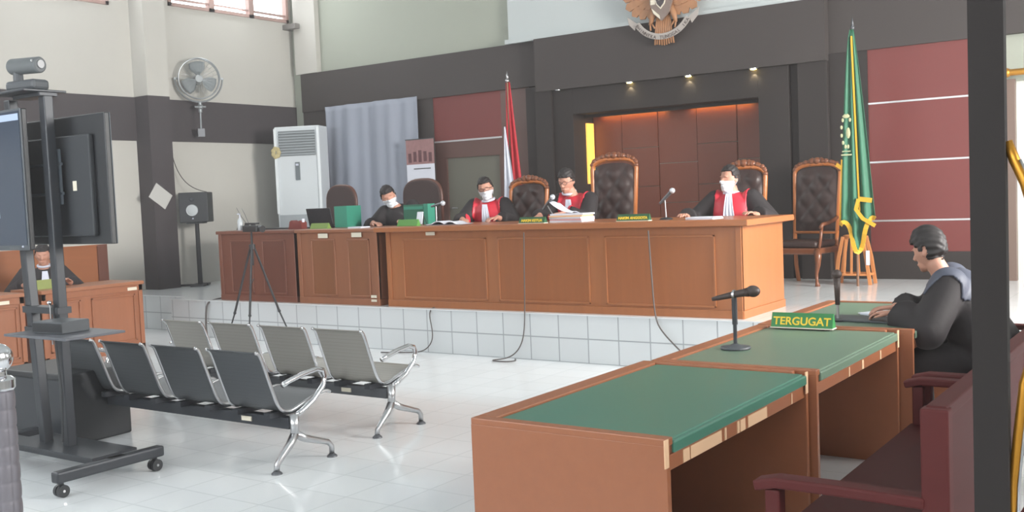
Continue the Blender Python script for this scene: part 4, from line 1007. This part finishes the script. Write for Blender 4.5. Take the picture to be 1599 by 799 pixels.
for s in (-1, 1):
    MB().tube([(s*.09, -.03, -.02), (s*.15, -.04, -.14), (s*.18, -.05, -.24)], .03, 8, radii=[.05, .04, .02]).tube([(s*.16, -.05, -.22), (s*.11, -.06, -.29)], .012, 6).tube([(s*.18, -.05, -.22), (s*.17, -.06, -.31)], .012, 6).build('leg', BIRD, t, smooth=True)
shp = [(-.15, .22), (.15, .22), (.155, .02), (.11, -.11), (0, -.21), (-.11, -.11), (-.155, .02)]
so = MB().prism(shp, -.10, -.07).build('shield', mat('shield_grey', (128, 112, 104), .5), t)
inn = [(x*.42, z*.5+.06) for x, z in shp]
MB().prism([(x*1.25, (z-.06)*1.2+.06) for x, z in inn], -.108, -.10).build('inner_border', STICKER, so); MB().prism(inn, -.112, -.108).build('inner_shield', mat('dark_shield', (70, 62, 64), .5), so)
star = [(math.cos(PI/2+k*PI/5)*(.03 if k % 2 == 0 else .012), .07+math.sin(PI/2+k*PI/5)*(.035 if k % 2 == 0 else .014)) for k in range(10)]
MB().prism(star, -.115, -.112).build('star', STICKER, so)
q4 = MB(); q4.prism([(-.14, .06), (-.075, .06), (-.075, .0), (-.14, .0)], -.104, -.10); q4.prism([(-.13, -.04), (-.02, -.14), (-.01, -.19), (-.10, -.11)], -.104, -.10); q4.prism([(.05, .215), (.145, .215), (.145, .13), (.07, .13)], -.104, -.10)
q4.build('pale_fields', STICKER, so)
rb = MB(); RC = (0, -.01); 
def rpt(a, r_): return (math.sin(a)*r_*1.05, RC[1]-math.cos(a)*r_)
for a0, a1, m_ in ((-1.05, 1.05, 0),):
    seg = 24
    for i in range(seg):
        a = a0+(a1-a0)*i/seg; b = a0+(a1-a0)*(i+1)/seg
        rb.prism([rpt(a, .43), rpt(b, .43), rpt(b, .355), rpt(a, .355)], -.075, -.065)
for s in (-1, 1): rb.prism([(s*.36, -.20), (s*.50, -.10), (s*.48, -.20), (s*.40, -.28)], -.06, -.05)
ro = rb.build('ribbon', mat('ribbon_pale', (168, 160, 154), .6), t)
motto = 'BHINNEKA TUNGGAL IKA'
for i, ch in enumerate(motto):
    if ch == ' ': continue
    a = -.98+1.96*i/(len(motto)-1); x, z = rpt(a, .405)
    text(ch, .06, mat('ribbon_letters', (84, 72, 68), .6), ro, (x, -.078, z), (PI/2, -a, 0), 'letter', .0008, .0006)

# ---------------------------------------------------------------- television cart at the left
t = thing('television_cart', 'tall black wheeled double post cart carrying two televisions', 'cart', (-6.01, 3.55, 0), 0)
for xa, xb in ((-.16, -.31), (.10, .085)):
    MB().prism([(xa-.032, .14), (xa+.032, .14), (xb+.032, 2.33), (xb-.032, 2.33)], -.03, .03).build('post', BLACKM, t, bevel=.006)
bs = MB(); bs.box(-.72, .60, -.06, .06, .09, .15)
bs.build('cross_beam', BLACKM, t, bevel=.006)
B('base_plate', BLACKM, -.4, .55, -.14, .16, .15, .165, t)
for x in (-.72, .58):
    fo = B('foot', BLACKM, x-.035, x+.035, -.40, .31, .085, .15, t, bevel=.012)
    for y in (-.36, .26):
        wl = MB(); wl.cone((x-.028, y, .037), (x-.006, y, .037), .036, .036, 18); wl.cone((x+.006, y, .037), (x+.028, y, .037), .036, .036, 18); wl.build('wheel', BLACK, fo)
        MB().cone((x, y, .03), (x, y, .09), .012, .016, 10).ball((x, y, .06), .02, n=10).build('caster_fork', BLACK, fo); MB().cone((x-.031, y, .037), (x+.031, y, .037), .008, .008, 10).build('axle', CHROMER, fo)
B('bracket', BLACKM, -.26, .14, -.045, .045, .99, 1.03, t); B('bracket', BLACKM, -.25, .14, -.045, .045, .86, .90, t)
ls = MB(); ls.box(.08, .72, -.36, .02, .895, .91); ls.box(.06, .16, -.1, .05, .87, .93); ls.build('device_shelf', mat('shelf_grey', (84, 86, 92), .5), t, bevel=.004)
MB().box(-.28, .12, -.16, .12, 2.345, 2.36).box(-.18, .12, -.06, .06, 2.32, 2.345).build('camera_shelf', BLACKM, t, bevel=.004)
for z in (1.72, 1.9): B('mounting_rail', mat('mount_grey', (88, 96, 104), .4, .3), -.36, .14, .035, .05, z, z+.016, t)
B('mounting_rail', mat('mount_grey', 0), .11, .126, .035, .05, 1.66, 2.0, t)
MB().tube([(.09, -.045, 1.05), (.1, -.05, .8), (.13, -.05, .5), (.12, -.06, .2)], .008, 6).build('cable', BLACK, t)
MB().cone((.06, -.045, .8), (.06, -.045, 1.05), .006, .006, 8).ball((.06, -.05, 1.06), .014, n=10).build('lock_rod', CHROMER, t)
def tv(label, loc, facing, w_, h, on):
    t = thing('television', label, 'television', loc, 0 if facing < 0 else PI)
    B('housing', BLACK, -w_/2, w_/2, -.0, .035, 0, h, t, bevel=.006)
    B('rear_bulge', mat('tv_back', (46, 49, 53), .6), -w_/2+.12, w_/2-.12, .035, .07, .05, h-.12, t, bevel=.01)
    B('bezel', mat('bezel_grey', (70, 76, 82), .4), -w_/2, w_/2, -.008, 0, 0, h, t, bevel=.003)
    so = B('screen', SCREEN if on else BLACK, -w_/2+.015, w_/2-.015, -.011, -.008, .03, h-.015, t)
    if on:
        B('title_bar', SCREENW, -w_/2+.02, w_/2-.02, -.0125, -.011, h-.07, h-.03, so)
        vt = MB()
        for r_ in range(3):
            for c_ in range(3): vt.box(-w_/2+.06+.36*c_, -w_/2+.38+.36*c_, -.0125, -.011, .2+.16*r_, .33+.16*r_)
        vt.build('video_tiles', SCREENW, so)
        MB().ball((w_/2-.06, -.012, .022), .007, n=8).build('power_light', WHITEC, so)
        B('maker_letters', GREYM, w_/2-.22, w_/2-.10, -.0095, -.008, .008, .018, t)
    else: B('rating_label', STICKER, -.44+.0, -.40, .071, .073, .33, .39, t)
    return t
tv('switched on television facing the camera at the left edge', (-6.68, 3.42, 1.39), -1, 1.40, .86, True)
tv('dark television seen from behind on the far side of the cart', (-6.22, 3.70, 1.41), 1, 1.42, .79, False)
t = thing('conference_camera', 'grey barrel shaped video conference camera on top of the cart', 'camera', (-6.03, 3.5, 2.36), math.radians(8)); t.scale = (.85, .85, .9)
B('base_block', DGREY, -.15, .15, -.07, .07, 0, .07, t, bevel=.02); MB().cone((-.09, 0, .06), (-.09, 0, .14), .035, .035, 14).build('neck', DGREY, t)
MB().cone((-.15, 0, .175), (.15, 0, .165), .055, .055, 24).build('barrel', mat('camera_grey', (92, 96, 98), .45), t, smooth='auto', bevel=.01)
MB().cone((.15, -.0, .17), (.16, 0, .17), .03, .028, 16).ball((.13, -.05, .19), .01, n=8).build('lens', CHROMER, t)
t = thing('media_box', 'small grey box lying on the shelf of the television cart', 'box', (-5.62, 3.38, .91), .1)
B('case', DGREY, -.15, .11, -.09, .10, 0, .07, t, bevel=.006); B('front_strip', BLACK, -.15, .11, -.092, -.09, .01, .06, t)
t = thing('floor_speaker', 'large black box standing on the floor behind the television cart', 'loudspeaker', (-6.95, 4.15, 0), .05)
B('cabinet', BLACK, -.42, .42, -.25, .25, 0, .50, t, bevel=.015); B('grille', BLACKM, -.38, .38, -.262, -.25, .05, .46, t)
MB().tube([(-.3, -.3, .08), (-.1, -.34, .02), (.3, -.36, .015), (.5, -.4, .01)], .008, 6).build('cable', BLACK, t)

# chrome topped quilted post
t = thing('stanchion_post', 'chrome ball topped post with quilted grey cover at lower left', 'post', (-1.888, 1.0, 0))
qm = mat('quilted_grey', (120, 116, 122), .45, .3)
def qp(u, v):
    a = 2*PI*u; r_ = .0245; r_ += .0022*abs(math.sin(u*PI*7))**.4*abs(math.sin(v*PI*36))**.4; z = 1.235*v
    return Vector((math.cos(a)*r_, math.sin(a)*r_, z))
qb = MB(); NU, NV = 84, 432
V = [[qb.bm.verts.new(qp(i/NU, j/NV)) for i in range(NU)] for j in range(NV+1)]
for j in range(NV):
    for i in range(NU): qb.bm.faces.new((V[j][i], V[j][(i+1) % NU], V[j+1][(i+1) % NU], V[j+1][i]))
qb.bm.faces.new(V[0][::-1]); qb.bm.faces.new(V[-1])
for v in qb.bm.verts: v.co.z += .04
qb.build('quilted_cover', qm, t, smooth=True)
MB().lathe([(0, 0), (.15, 0), (.15, .015), (.03, .04), (0, .04)]).build('foot', CHROMER, t, smooth='auto')
MB().lathe([(0, 1.275), (.024, 1.275), (.029, 1.281), (.029, 1.296), (.022, 1.302), (.015, 1.304), (.015, 1.312), (0, 1.314)], n=32).build('neck_ring', CHROME, t, smooth='auto')
MB().ball((0, 0, 1.337), .028, n=40).build('ball_cap', CHROME, t, smooth=True)

# dark frame post at the right with gold trim, close to the camera
struct(B('trim_30', POSTW, -.288, -.244, 1.49, 1.51, 0, 3.2))
t = thing('gold_ornament', 'curved gold metal band beside the dark post at right edge', 'ornament', (-.243, 1.505, 1.6))
gpts = [(.0, 0, .045), (.008, 0, .02), (.022, 0, -.012), (.04, 0, -.08), (.046, 0, -.15), (.036, 0, -.22), (.018, 0, -.28), (.009, 0, -.35), (.002, 0, -.42), (-.001, 0, -.5)]
MB().tube(gpts, .006, 10, radii=[.006, .007, .008, .008, .008, .008, .008, .007, .007, .006]).build('band', GOLD, t, smooth=True)
MB().tube([(p[0]+.007, -.004, p[2]) for p in gpts[1:]], .0022, 6).build('bead_edge', CHROMER, t, smooth=True)
t = thing('curtain_rod', 'gold rod above the bright doorway at right edge', 'rod', (-1.5, 12.0, 2.68))
MB().cone((-.42, 0, 0), (.9, 0, 0), .035, .035, 14).build('rod', GOLD, t, smooth='auto'); MB().ball((-.44, 0, 0), .05, n=14).build('finial', GOLD, t, smooth=True)
MB().box(-.36, -.33, 0, .1, -.02, .02).build('bracket', GOLD, t)

# ---------------------------------------------------------------- cables on the stage front
def cable(label, pts, r_=.006):
    c = bpy.data.curves.new('cable', 'CURVE'); c.dimensions = '3D'; c.bevel_depth = r_; c.bevel_resolution = 2
    s = c.splines.new('NURBS'); s.points.add(len(pts)-1); s.order_u = 4; s.use_endpoint_u = True
    for p, q in zip(s.points, pts): p.co = (*q, 1)
    c.materials.append(mat('cable_grey', (78, 72, 70), .6)); o = bpy.data.objects.new('cable', c); C.objects.link(o); o = to_mesh(o); tag(o, label, 'cable', 'thin cables hanging down the stage front'); return o
cable('thin grey cable down the stage front behind the pale bench', [(-6.83, 8.3, .47), (-6.82, 8.16, .466), (-6.80, 8.15, .35), (-6.74, 8.14, .15), (-6.86, 8.12, .02), (-7.0, 8.08, .008), (-7.2, 8.02, .008), (-7.35, 7.98, .008)])
cable('thin grey cable ending in a loop on the floor in mid stage', [(-5.58, 8.155, 1.24), (-5.60, 8.16, .8), (-5.60, 8.15, .4), (-5.63, 8.14, .15), (-5.75, 8.09, .008), (-5.95, 8.0, .008), (-5.8, 7.92, .008), (-5.6, 8.0, .008), (-5.72, 8.12, .008)])
cable('thin grey cable slanting down to the stage front near green tables', [(-4.24, 8.155, 1.24), (-4.22, 8.16, .8), (-4.21, 8.155, .48), (-4.15, 8.15, .35), (-3.98, 8.14, .2), (-3.8, 8.12, .05), (-3.7, 8.0, .008)], .007)
cable('dark cable hanging from the stage left of the tripod', [(-10.35, 8.5, .47), (-10.36, 8.17, .47), (-10.38, 8.15, .4), (-10.4, 8.14, .2), (-10.36, 8.12, .008)], .012)
cable('thin cable running down the left wall beside the pier', [(-12.86, 9.62, 2.6), (-12.86, 9.66, 2.1), (-12.7, 9.75, 1.9), (-12.45, 9.9, 1.845)], .006)
